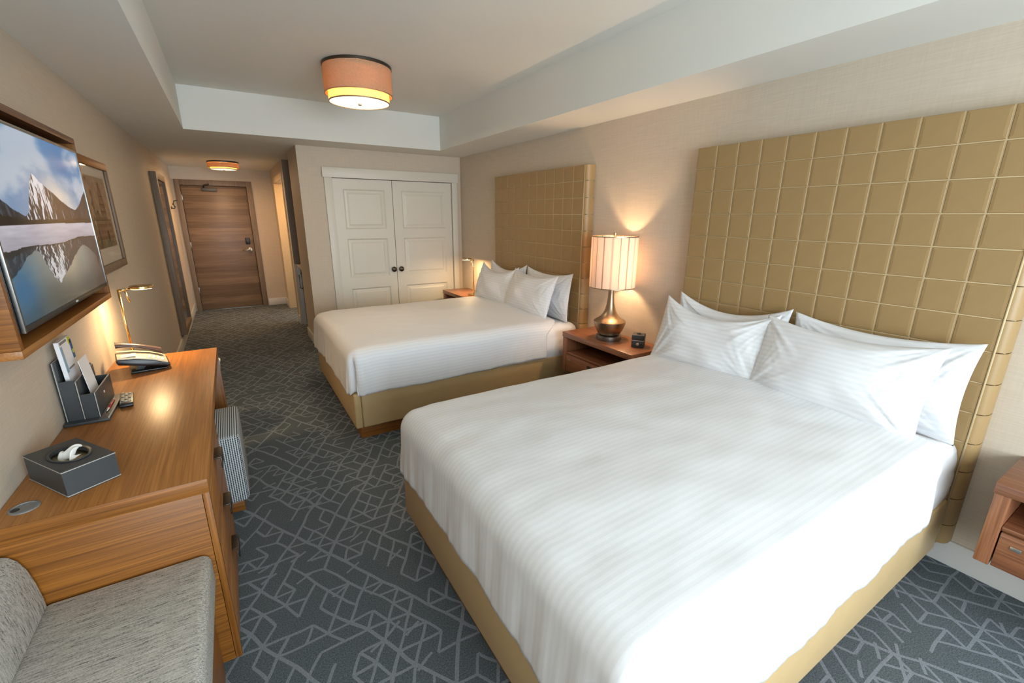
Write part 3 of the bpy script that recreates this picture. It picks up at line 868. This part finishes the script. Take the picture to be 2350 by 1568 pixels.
def tissue_box():
    w, dd, hh = .235, .135, .087
    t = thing('tissue_box', 'charcoal leather tissue box cover on the near end of the desk', 'tissue box', (.143, 1.838, Z), local=True, rotz=-.97)
    # shell with an oval hole: ring of quads from the oval out to the rounded rectangle
    m = MB(); n = 48; a, b = .066, .042
    ov, rc = [], []
    for k in range(n):
        an = 2*PI*k/n; ov.append((a*math.cos(an), b*math.sin(an)))
        c, s = math.cos(an), math.sin(an); q = min((w/2)/max(abs(c), 1e-6), (dd/2)/max(abs(s), 1e-6)); rc.append((q*c, q*s))
    vs_ = [(x, y, hh-.012) for x, y in ov]+[(x, y, hh) for x, y in ov]+[(x, y, hh) for x, y in rc]+[(x, y, 0) for x, y in rc]
    fs = []
    for r in range(3):
        for k in range(n): fs.append((r*n+k, r*n+(k+1) % n, (r+1)*n+(k+1) % n, (r+1)*n+k))
    m.add(vs_, fs); obj('cover', m, M['dleather'], t)
    obj('opening_ring', MB().add([(x*1.10*(1 if r in (0,) else 1)*(1+.06*(r == 1)), y*1.14*(1+.06*(r == 1)), hh+(.0025 if r == 1 else .0004)) if r < 2 else (x*.99, y*.99, hh+.0012) for r in range(3) for x, y in ov],
        [(r*n+k, r*n+(k+1) % n, (r+1)*n+(k+1) % n, (r+1)*n+k) for r in range(2) for k in range(n)]), M['dleather'], t, smooth=True)
    m = MB()
    for s in (-1, 1):
        for zz in (.004, hh-.003):
            m.box((-w/2, s*dd/2-.0012, zz-.0012), (w/2, s*dd/2+.0012, zz+.0012))
            m.box((s*w/2-.0012, -dd/2, zz-.0012), (s*w/2+.0012, dd/2, zz+.0012))
    obj('stitching', m, M['dstitch'], t)
    bx('inner_box', (-.10, -.055, .004), (.10, .055, hh-.016), M['gold'], t, .002)
    # crumpled tissue standing out of the hole
    def f(i, j):
        an = lerp(-1, 1, i); rr = j
        x = .045*an*(1-.35*rr); y = .020*math.sin(an*4+rr*2.2)*(.5+.4*rr)+.034*(rr-.4)
        z = hh-.016+.034*math.sin(rr*2.0)*(1-.6*an*an)+.005*math.sin(an*8+rr*5)
        return (x, y, z)
    ti = tag(obj('tissue', MB().grid(36, 12, f), M['tissue'], None, smooth=True), 'white tissue pulled up out of the charcoal box', 'tissue')
    ti.location = (.143, 1.838, Z); ti.rotation_euler = (0, 0, -.97)
    s = ti.modifiers.new('ply', 'SOLIDIFY'); s.thickness = .0012
tissue_box()

def organizer():
    # stepped desk organiser, back against the wall; x out from the wall, y along the desk
    y0, y1 = 2.365, 2.64
    t = thing('desk_organizer', 'charcoal leather stepped desk organiser standing against the wall', 'organizer', (.06, (y0+y1)/2, Z))
    bx('tray', (.006, y0-.035, Z), (.148, y1+.01, Z+.012), M['dleather'], t, .003)
    bx('tray_edge', (.143, y0-.035, Z+.0125), (.148, y1+.01, Z+.017), M['dstitch'], t, .001)
    zb = Z+.0125
    def wall(x0, x1, z1, nm, ya=y0, yb=y1): return bx(nm, (x0, ya, zb), (x1, yb, z1), M['dleather'], t, .002)
    wall(.008, .016, Z+.262, 'back_board')
    wall(.062, .068, Z+.175, 'divider'); wall(.110, .116, Z+.118, 'front_board')
    # stepped cheeks
    for yy in (y0, y1-.006):
        m = MB(); m.prism([(.0165, zb), (.0615, zb), (.0615, Z+.182), (.0165, Z+.182)], 'y', yy, yy+.006); obj('cheek', m, M['dleather'], t)
        m = MB(); m.prism([(.0685, zb), (.1095, zb), (.1095, Z+.118), (.0685, Z+.118)], 'y', yy, yy+.006); obj('cheek', m, M['dleather'], t)
    m = MB()
    for (x, z1) in ((.012, Z+.262), (.065, Z+.176), (.113, Z+.119)): m.tube([(x, y0-.0015, zb), (x, y0-.0015, z1), (x, y1, z1)], .0016, 5)
    obj('stitching', m, M['dstitch'], t)
    bx('badge', (.1155, 2.485, Z+.075), (.1172, 2.497, Z+.087), M['silver'], t, .0005)
    # a brochure, a map and a card standing in it
    def sheet(nm, ya, yb, za, zt, xa, xb, th, mat, label, cat='brochure'):
        m = MB(); m.add([(xa, ya, za), (xa, yb, za), (xb, yb, zt), (xb, ya, zt), (xa+th, ya, za), (xa+th, yb, za), (xb+th, yb, zt), (xb+th, ya, zt)],
                        [(0, 1, 2, 3), (7, 6, 5, 4), (0, 4, 5, 1), (1, 5, 6, 2), (2, 6, 7, 3), (3, 7, 4, 0)])
        return m
    b = thing('brochure', 'tall folded brochure with blue and yellow print in the organiser', 'brochure', (.04, 2.53, zb))
    obj('pages', sheet('', 2.405, 2.555, zb+.002, Z+.335, .034, .022, .014, None, ''), M['paper'], b)
    th = .0006; xa, xb = .049, .0365
    def strip(nm, f0, f1, y_a, y_b, mat):
        z0_, z1_ = lerp(zb, Z+.335, f0), lerp(zb, Z+.335, f1); x0_, x1_ = lerp(xa, xb, f0), lerp(xa, xb, f1)
        obj(nm, sheet('', y_a, y_b, z0_, z1_, x0_-.0005, x1_-.0005, .0012, None, ''), M[mat], b)
    M['sky_print'] = plain('brochure_sky', lin(150, 178, 196), .5); M['yellow'] = plain('brochure_yellow', lin(196, 196, 60), .5)
    strip('cover_blue', .60, .93, 2.405, 2.43, 'sky_print'); strip('cover_navy', .70, .95, 2.53, 2.555, 'navy'); strip('cover_yellow', .90, .995, 2.515, 2.548, 'yellow')
    strip('cover_text', .62, .64, 2.44, 2.51, 'grey_plastic'); strip('cover_band', .955, .985, 2.415, 2.50, 'grey_plastic')
    m = MB().lathe([(.009, 0), (.009, .0012), (0, .0013)], n=18).mesh('cover_dot'); m.transform(Matrix.Translation((.0395, 2.543, Z+.268)) @ Matrix.Rotation(PI/2, 4, 'Y')); obj('cover_dot', m, M['yellow'], b)
    c = tag(obj('note_card', sheet('', 2.43, 2.55, zb+.002, Z+.245, .094, .072, .0022, None, ''), M['paper'], None), 'plain white card standing in front of the brochure', 'card')
    p = thing('pen', 'red and white pen lying in the organiser tray', 'pen', (.128, 2.47, Z+.014))
    obj('barrel', MB().tube([(.128, 2.44, Z+.018), (.128, 2.545, Z+.018)], .0045, 10), M['red'], p, smooth=True)
    obj('tip', MB().tube([(.128, 2.405, Z+.018), (.128, 2.4395, Z+.018)], [.001, .0045], 10), M['white'], p, smooth=True)
    obj('clip', MB().box((.1265, 2.5455, Z+.0135), (.1295, 2.565, Z+.0225)), M['white'], p)
organizer()

def remote():
    t = thing('remote_control', 'black television remote lying beside the desk organiser', 'remote', (.172, 2.545, Z), local=True, rotz=-1.44)
    obj('body', MB().prism([(-.082, .0), (.082, .0), (.086, .008), (.080, .019), (-.080, .019), (-.086, .008)], 'y', -.024, .024), M['black'], t, bevel=.003)
    kp = MB().box((-.07, -.019, .0191), (.062, .019, .0205)); obj('keypad', kp, M['grey_plastic'], t)
    for r in range(7):
        for c in range(3):
            x, y = -.060+r*.0185, -.0125+c*.0125
            bx('button', (x-.0055, y-.0042, .0206), (x+.0055, y+.0042, .0232), M['cream'] if (r+c) % 3 else M['dleather'], t, .001)
remote()

def telephone():
    # wedge phone: raised towards the wall, low towards the sitter
    t = thing('telephone', 'black and cream desk telephone on the far end of the desk', 'telephone', (.165, 3.100, Z), local=True, rotz=.18)
    w = .095   # half width along y
    obj('stand', MB().prism([(-.06, 0), (.105, 0), (.105, .008), (-.055, .012)], 'y', -w+.005, w-.005), M['black'], t, bevel=.003)
    obj('support', MB().prism([(-.035, .0125), (.0, .0125), (.03, .045), (-.01, .05)], 'y', -w+.03, w-.03), M['dleather'], t, bevel=.002)
    body = [(-.100, .060), (.112, .012), (.118, .020), (.112, .030), (.04, .062), (-.03, .080), (-.10, .088), (-.108, .080)]
    obj('body', MB().prism(body, 'y', -w, w), M['black'], t, bevel=.004)
    top = [(.108, .0315), (.04, .0630), (-.03, .0812), (-.10, .0892), (-.10, .0965), (-.028, .0885), (.043, .070), (.110, .037)]
    fp = obj('face_plate', MB().prism(top, 'y', -w, w), M['cream'], t, bevel=.002)
    for r in range(4):
        for c in range(3):
            x = .035+r*.018; z = .074-(r*.018)*.46; y = -.062+c*.02
            bx('key', (x-.006, y-.007, z-.004), (x+.006, y+.007, z+.004), M['white'], fp, .0015)
    bx('directory_card', (-.085, -.08, .0945), (-.02, -.015, .0965), M['paper'], fp, .0005)
    hs = MB()
    def hsf(i, j):
        s = lerp(-1, 1, i); a = 2*PI*j
        x = s*.098; zc = .094-.045*(s+.0)*.72-.012*s*s+.022
        r1 = .020+.008*abs(s)**3
        return (x, .058+r1*1.05*math.cos(a), zc+r1*.62*math.sin(a))
    hs.grid(24, 16, hsf)
    n = 16
    hs.f.append(tuple(range(n-1))); hs.f.append(tuple(reversed([23*n+k for k in range(n-1)])))
    obj('handset', hs, plain('maroon_black_plastic', (.09, .05, .045), .3), t, smooth=True, auto=True)
telephone()

# ------------------------------------------------------------------ television in its wooden surround
TBY0, TBY1, TBZ0, TBZ1, TBD = 1.863, 3.112, 1.158, 1.934, .100
t = thing('tv_surround', 'shallow oak wall box framing the television', 'tv cabinet', (.05, (TBY0+TBY1)/2, TBZ0))
bt = .026
bx('bottom_board', (.001, TBY0, TBZ0), (TBD, TBY1, TBZ0+bt), M['oak'], t, .0015)
bx('top_board', (.001, TBY0, TBZ1-bt), (TBD, TBY1, TBZ1), M['oak_dk'], t, .0015)
bx('side_board', (.001, TBY0+.0005, TBZ0+bt+.0005), (TBD-.0005, TBY0+bt, TBZ1-bt-.0005), M['oak_x'], t, .0015)
bx('side_board', (.001, TBY1-bt, TBZ0+bt+.0005), (TBD-.0005, TBY1, TBZ1-bt-.0005), M['oak_z'], t, .0015)
bx('back_board', (.001, TBY0+bt+.0005, TBZ0+bt+.0005), (.012, TBY1-bt-.0005, TBZ1-bt-.0005), M['oak_dk'], t, .001)
TY0, TY1, TZ0, TZ1, TXF = 1.901, 3.045, 1.229, 1.872, .110
tv = thing('television', 'flat television showing a snowy mountain mirrored in a lake', 'television', (.06, (TY0+TY1)/2, TZ0))
bx('back_shell', (.060, TY0, TZ0), (TXF-.012, TY1, TZ1), M['black'], tv, .003)
bx('wall_mount', (.0125, 2.3, 1.45), (.0595, 2.65, 1.65), M['black'], tv, .002)
m = MB(); bz = .011
m.box((TXF-.0115, TY0, TZ0), (TXF, TY0+bz, TZ1)); m.box((TXF-.0115, TY1-bz, TZ0), (TXF, TY1, TZ1))
m.box((TXF-.0115, TY0+bz, TZ1-bz), (TXF, TY1-bz, TZ1))
bez = obj('bezel', m, M['steel'], tv, bevel=.0015)
bx('bezel_lower', (TXF-.0113, TY0+bz+.0003, TZ0+.0005), (TXF-.0005, TY1-bz-.0003, TZ0+.0198), M['black'], tv, .001)
bx('logo', (TXF, (TY0+TY1)/2-.014, TZ0+.007), (TXF+.001, (TY0+TY1)/2+.014, TZ0+.014), M['white'], bez, 0)
SY0, SY1, SZ0, SZ1 = TY0+bz, TY1-bz, TZ0+.020, TZ1-bz

def fbm(x, y, o=4, s=0.0):
    v = 0; a = .5; 
    for k in range(o):
        v += a*noise.noise(Vector((x, y, s+k*7.3))); x *= 2.1; y *= 2.1; a *= .5
    return v
def picture_mesh(name, nu, nv, fn, place):
    """flat print: one vertex per picture point, colours kept in a colour attribute"""
    vs_, cols, fs = [], [], []
    for i in range(nu):
        for j in range(nv):
            s, tt = i/(nu-1), j/(nv-1); vs_.append(place(s, tt)); cols.append(lin(*[max(0, min(255, c)) for c in fn(s, tt)]))
    for i in range(nu-1):
        for j in range(nv-1): fs.append((i*nv+j, (i+1)*nv+j, (i+1)*nv+j+1, i*nv+j+1))
    me = bpy.data.meshes.new(name); me.from_pydata(vs_, [], fs)
    ca = me.color_attributes.new('Col', 'FLOAT_COLOR', 'POINT')
    ca.data.foreach_set('color', np.array(cols, dtype=np.float32).ravel())
    return me
def mixc(a, b, t): return tuple(x+(y-x)*t for x, y in zip(a, b))
def peak(s):
    """ridge height of the mountains"""
    pts = [(-.1, .72), (0, .655), (.085, .615), (.165, .560), (.235, .535), (.262, .545), (.29, .60), (.305, .64), (.345, .72), (.385, .775), (.40, .765), (.44, .735), (.50, .705),
           (.58, .66), (.66, .615), (.74, .58), (.79, .575), (.85, .60), (.92, .66), (1.0, .725), (1.1, .76)]
    for (a, b), (c, d) in zip(pts, pts[1:]):
        if a <= s <= c: return b+(d-b)*(s-a)/(c-a)+.010*fbm(s*22, 1.3, 3)
    return .6
def tv_pic(s, t):
    SH, SH2 = .485+.004*math.sin(s*5), .375+.035*fbm(s*3, .4, 3)+.02*(s-.5)
    def land(s, t, refl=False):
        h = peak(s)
        cl = .5+.9*fbm(s*2.4+.6, t*3.2, 5, 3)
        sky = mixc((92, 134, 178), (150, 160, 178), sstep(.95, .35, t)*.7)
        sky = mixc(sky, (40, 100, 160), sstep(.55, 1.0, s)*sstep(.55, .9, t)*.75)
        sky = mixc(sky, (205, 208, 212), sstep(.42, .72, cl)*.75)
        gl = math.exp(-(((s-.62)/.17)**2+((t-.66-.3*(.62-s))/.10)**2))
        sky = mixc(sky, (226, 214, 196), gl*.85)
        if t > h: return sky
        main = .25 < s < .78
        rock = (34, 38, 46)
        ridge = .385+.22*(.775-t)
        q = (s-ridge)
        n = fbm(s*26+q*30, t*10-abs(q)*16, 6, 9)+.5*fbm(s*70, t*30-q*60, 3, 4)
        sn = sstep(-.10, .16, n+.9*(t-.66)-(.17 if q > .10 else 0)+.16*math.exp(-((q-.02)/.05)**2)) if main else sstep(.04, .30, n)*.45
        lit = mixc((214, 216, 222), (118, 128, 146), sstep(.0, .16, q-.04))
        c = mixc(rock, lit, sn)
        if not main: c = mixc(c, (20, 36, 46), .6)
        tree = .512+.022*fbm(s*30, 2.2, 3)+.030*abs(fbm(s*120, 1, 3))+.03*sstep(.25, 0, s)
        if t < tree: c = (20, 22, 22)
        return c
    if t > SH: return land(s, t)
    if t > SH2:
        k = (t-SH2)/(SH-SH2); n = fbm(s*6, t*40, 4, 2)
        return mixc((150, 148, 158), (196, 192, 202), k*.6+n*.6+.2)
    # water, mirrored scene below the far shore
    tm = .505+(SH2-t)*1.13
    s2 = s+.004*math.sin(t*220)
    c = land(s2, tm)
    n = fbm(s*2.5, t*3, 4, 5)
    wat = mixc((126, 130, 122), (66, 70, 64), sstep(.3, .0, t))
    wat = mixc(wat, (30, 92, 140), math.exp(-(((s-.06)/.13)**2+((t-.17)/.16)**2))*.8)
    wat = mixc(wat, (178, 166, 140), math.exp(-(((s-.52)/.13)**2+((t-.27)/.14)**2))*.9)
    wat = mixc(wat, (40, 38, 40), sstep(.72, 1.0, s)*.75)
    wat = tuple(q+26*n for q in wat)
    dark = peak(s2) > tm
    c = mixc(wat, c, .80 if dark else .08)
    if math.hypot((s-.955)/.012, (t-.19)/.035) < 1: c = (12, 16, 22)
    return c
me = picture_mesh('screen', 420, 240, tv_pic, lambda s, t: (TXF-.003, lerp(SY0, SY1, s), lerp(SZ0, SZ1, t)))
obj('screen', me, M['screen'], tv)

# ------------------------------------------------------------------ framed print
PY0, PY1, PZ0, PZ1 = 3.43, 4.172, 1.240, 1.906
t = thing('framed_print', 'wood framed sepia drawing of an old towered building, beyond the television', 'picture', (.015, (PY0+PY1)/2, PZ0))
pf = .046
bx('frame_rail', (.001, PY0, PZ0), (.032, PY1, PZ0+pf), M['framewood'], t, .003)
bx('frame_rail', (.001, PY0, PZ1-pf), (.032, PY1, PZ1), M['oak_x'], t, .003)
bx('frame_stile', (.001, PY0, PZ0+pf+.0005), (.032, PY0+pf, PZ1-pf-.0005), M['framewood'], t, .003)
bx('frame_stile', (.001, PY1-pf, PZ0+pf+.0005), (.032, PY1, PZ1-pf-.0005), M['framewood'], t, .003)
def art(s, t):
    if not (.10 < s < .91 and .16 < t < .90): return (232, 228, 220)
    x, y = (s-.10)/.81, (t-.16)/.74
    n = fbm(x*9, y*9, 4, 4); c = mixc((206, 186, 160), (176, 152, 128), .5+n)
    if y < .18: c = mixc(c, (128, 122, 84), .45)
    d = 0.0
    cx = .64
    # tower with steep roof, gabled body and window rows
    roof = abs(x-cx) < .012+(.93-y)*.34 and .62 < y < .93
    tower = abs(x-cx) < .135 and .12 < y <= .62
    wing = (.16 < x < .95) and .12 < y < .40+.16*max(0, 1-abs(x-.34)/.2)
    if roof or tower or wing: c = mixc(c, (138, 108, 84), .55+.4*n)
    if tower or wing:
        gx, gy = (x*15) % 1, (y*11) % 1
        if .3 < gx < .68 and .25 < gy < .8: d = .55
    if abs(x-cx) < .004+.006*(1-y) and .9 < y < .985: d = .8
    if abs(abs(x-cx)-(.012+(.93-y)*.34)) < .010 and .62 < y < .93: d = .7
    for yl in (.40, .52, .62, .735):
        if abs(y-yl) < .006 and (tower or roof or wing): d = .6
    if .6 < x < .68 and .08 < y < .24: d = .75
    tree = x < .25 and fbm(x*7, y*7, 3, 1) > .02+.5*(y-.45)
    if tree: c = mixc(c, (108, 92, 70), .55)
    if y < .11 and abs(fbm(x*12, y*30, 3)) < .06: d = .4
    return mixc(c, (58, 40, 30), d)
me = picture_mesh('print', 120, 120, art, lambda s, t: (.016, lerp(PY0+pf, PY1-pf, s), lerp(PZ0+pf, PZ1-pf, t)))
obj('print', me, M['print'], t)
bx('backing', (.001, PY0+.01, PZ0+.01), (.012, PY1-.01, PZ1-.01), M['black'], t, 0)
gl = NT('picture_glass'); gl.t.nodes.remove(gl.b)
_a, _b, _m, _f = gl.n('ShaderNodeBsdfTransparent'), gl.n('ShaderNodeBsdfGlossy', i_Roughness=.03), gl.n('ShaderNodeMixShader'), gl.n('ShaderNodeFresnel', i_IOR=1.13)
gl.l(_f.outputs[0], _m.inputs[0]); gl.l(_a.outputs[0], _m.inputs[1]); gl.l(_b.outputs[0], _m.inputs[2]); gl.l(_m.outputs[0], gl.out.inputs[0])
obj('glass', MB().quad((.021, PY0+pf-.004, PZ0+pf-.004), (.021, PY1-pf+.004, PZ0+pf-.004), (.021, PY1-pf+.004, PZ1-pf+.004), (.021, PY0+pf-.004, PZ1-pf+.004)), gl.m, t, fix=False)
for (a, b) in ((WIN[0]+.05, (WIN[0]+WIN[1])/2-.025), ((WIN[0]+WIN[1])/2+.025, WIN[1]-.05)):
    obj('pane', MB().quad((a, YW-.065, WIN[2]+.05), (b, YW-.065, WIN[2]+.05), (b, YW-.065, WIN[3]-.05), (a, YW-.065, WIN[3]-.05)), gl.m, w1, fix=False)

# ------------------------------------------------------------------ tall mirror and hook in the hall
MY0, MY1, MZ0, MZ1, MD = 6.645, 7.52, .150, 2.052, .064
t = thing('wall_mirror', 'tall taupe framed mirror on the hall wall near the door', 'mirror', (.03, (MY0+MY1)/2, MZ0))
mf = .075
bx('frame_stile', (.001, MY0, MZ0), (MD, MY0+mf, MZ1), M['framewood'], t, .003)
bx('frame_stile', (.001, MY1-mf, MZ0), (MD, MY1, MZ1), M['framewood'], t, .003)
bx('frame_rail', (.001, MY0+mf+.0005, MZ0), (MD-.001, MY1-mf-.0005, MZ0+mf), M['framewood'], t, .003)
bx('frame_rail', (.001, MY0+mf+.0005, MZ1-mf), (MD-.001, MY1-mf-.0005, MZ1), M['framewood'], t, .003)
bx('mirror_glass', (.03, MY0+mf-.004, MZ0+mf-.004), (.046, MY1-mf+.004, MZ1-mf+.004), M['mirror'], t, 0)

t = thing('coat_hook', 'dark double coat hook on the wall between mirror and door', 'hook', (.01, 8.42, 1.66))
bx('plate', (.001, 8.39, 1.66), (.010, 8.45, 1.70), M['dark_bronze'], t, .002)
for yy in (8.40, 8.44):
    obj('prong', MB().tube([(.010, yy, 1.675), (.035, yy, 1.668), (.052, yy, 1.69), (.030, yy, 1.73), (.048, yy, 1.775), (.085, yy, 1.785)], .0065, 8), M['dark_bronze'], t, smooth=True)
obj('cross_bar', MB().tube([(.083, 8.39, 1.785), (.083, 8.45, 1.785)], .006, 8), M['dark_bronze'], t, smooth=True)

# ------------------------------------------------------------------ fridge niche
t = thing('niche_counter', 'narrow stone counter in the hall niche above the fridge', 'counter', (XH+.3, (NY0+NY1)/2, .86))
bx('slab', (XH+.03, NY0+.002, .86), (XH+.549, NY1-.002, .90), M['stone'], t, .003)
bx('cabinet_side', (XH+.03, NY1-.04, 0), (XH+.549, NY1-.002, .859), M['trim'], t, .002)
M['taupe'] = plain('niche_shade_taupe', (.23, .19, .15), .6)
bx('niche_shade_panel', (XH+.004, NY1-.012, .901), (XH+.548, NY1-.0015, ZS-.002), M['taupe'], t, .001)  # added panel: the niche's shade is put into its dark taupe
t = thing('mini_fridge', 'black mini fridge under the hall counter', 'fridge', (XH+.3, (NY0+NY1)/2, 0))
bx('cabinet', (XH+.11, NY0+.06, .02), (XH+.54, NY1-.06, .84), M['fridge'], t, .005)
dr = bx('door', (XH+.07, NY0+.06, .04), (XH+.108, NY1-.06, .82), M['fridge'], t, .006)
obj('handle', MB().tube([(XH+.068, NY1-.10, .55), (XH+.035, NY1-.10, .56), (XH+.035, NY1-.10, .76), (XH+.068, NY1-.10, .77)], .008, 8), M['nickel'], dr, smooth=True)
bx('foot', (XH+.2, NY0+.1, 0), (XH+.5, NY1-.1, .021), M['black'], t, .002)

# ------------------------------------------------------------------ ceiling lights
def ceiling_lamp(label, x, y, ztop, R, H, Rin, watts, bulb, shade):
    t = thing('ceiling_lamp', label, 'ceiling lamp', (x, y, ztop), 'drum ceiling lamps', local=True)
    obj('canopy', MB().lathe([(0, 0), (R, 0), (R+.004, -.004), (R+.004, -.020), (R-.004, -.022), (0, -.022)], n=72, close=False), M['dark_bronze'], t, smooth=True, auto=True)
    zo = -H*.80
    obj('outer_shade', MB().lathe([(R, -.022), (R, zo), (R-.003, zo), (R-.003, -.022)], n=72, close=False), M[shade], t, smooth=True, auto=True)
    obj('shade_rim', MB().lathe([(R+.0012, zo), (R+.0012, zo+.004), (R-.004, zo+.004), (R-.004, zo-.001), (R+.0012, zo)], n=72, close=False), M['bronze'], t, smooth=True, auto=True)
    obj('inner_shade', MB().lathe([(Rin, -.03), (Rin, -H), (Rin-.003, -H), (Rin-.003, -.03)], n=72, close=False), M['drum_in'], t, smooth=True, auto=True)
    df = obj('diffuser', MB().lathe([(Rin-.001, -H+.004), (Rin*.9, -H-.001), (0, -H-.003)], n=72, close=False), emissive('diffuser_glow', (1, .86, .60, 1), .92, (.9, .85, .7, 1)), t, smooth=True)
    obj('lower_rim', MB().lathe([(Rin+.002, -H-.002), (Rin+.002, -H+.005), (Rin-.004, -H+.005), (Rin-.004, -H-.002), (Rin+.002, -H-.002)], n=72, close=False), M['bronze'], t, smooth=True, auto=True)
    obj('finial', MB().lathe([(.014, -H-.002), (.014, -H-.012), (.010, -H-.016), (0, -H-.016)], n=20), M['nickel'], t, smooth=True, auto=True)
    ld = bpy.data.lights.new('ceiling_lamp_bulb', 'POINT'); ld.energy = bulb; ld.color = WARM; ld.shadow_soft_size = .05
    lo = bpy.data.objects.new('ceiling_lamp_bulb', ld); COL.objects.link(lo); lo.parent = t; lo.location = (0, 0, -H*.5)
    # the diffuser disc throws the light downwards
    ld = bpy.data.lights.new('ceiling_lamp_diffuser', 'AREA'); ld.shape = 'DISK'; ld.size = Rin*1.8; ld.energy = watts; ld.color = (1.0, .74, .46) if R > .22 else (1.0, .62, .32)
    lo = bpy.data.objects.new('ceiling_lamp_diffuser', ld); COL.objects.link(lo); lo.parent = t; lo.location = (0, 0, -H-.02)
    return t
ceiling_lamp('large drum ceiling lamp in the recessed tray over the beds', 1.678, 3.868, ZT, 0.25, .256, .224, CEIL_W, 32, 'drum')
ceiling_lamp('small drum ceiling lamp in the hall in front of the entry door', .735, 8.0, ZS, .195, .105, .165, HALL_W, 34, 'drum_hall')

# bathroom light glowing through the doorway
t = thing('vanity_light', 'warm wall light inside the bathroom doorway', 'wall lamp', (XH+.86, 8.1, 2.0), local=True)
bx('bar', (-.04, -.25, -.03), (.03, .25, .03), M['nickel'], t, .004)
ld = bpy.data.lights.new('vanity_bulb', 'POINT'); ld.energy = BATH_W; ld.color = (1, .60, .26); ld.shadow_soft_size = .1
lo = bpy.data.objects.new('vanity_bulb', ld); COL.objects.link(lo); lo.parent = t; lo.location = (-.12, 0, 0)

for o in SC.objects:
    if '_world' in o: del o['_world']
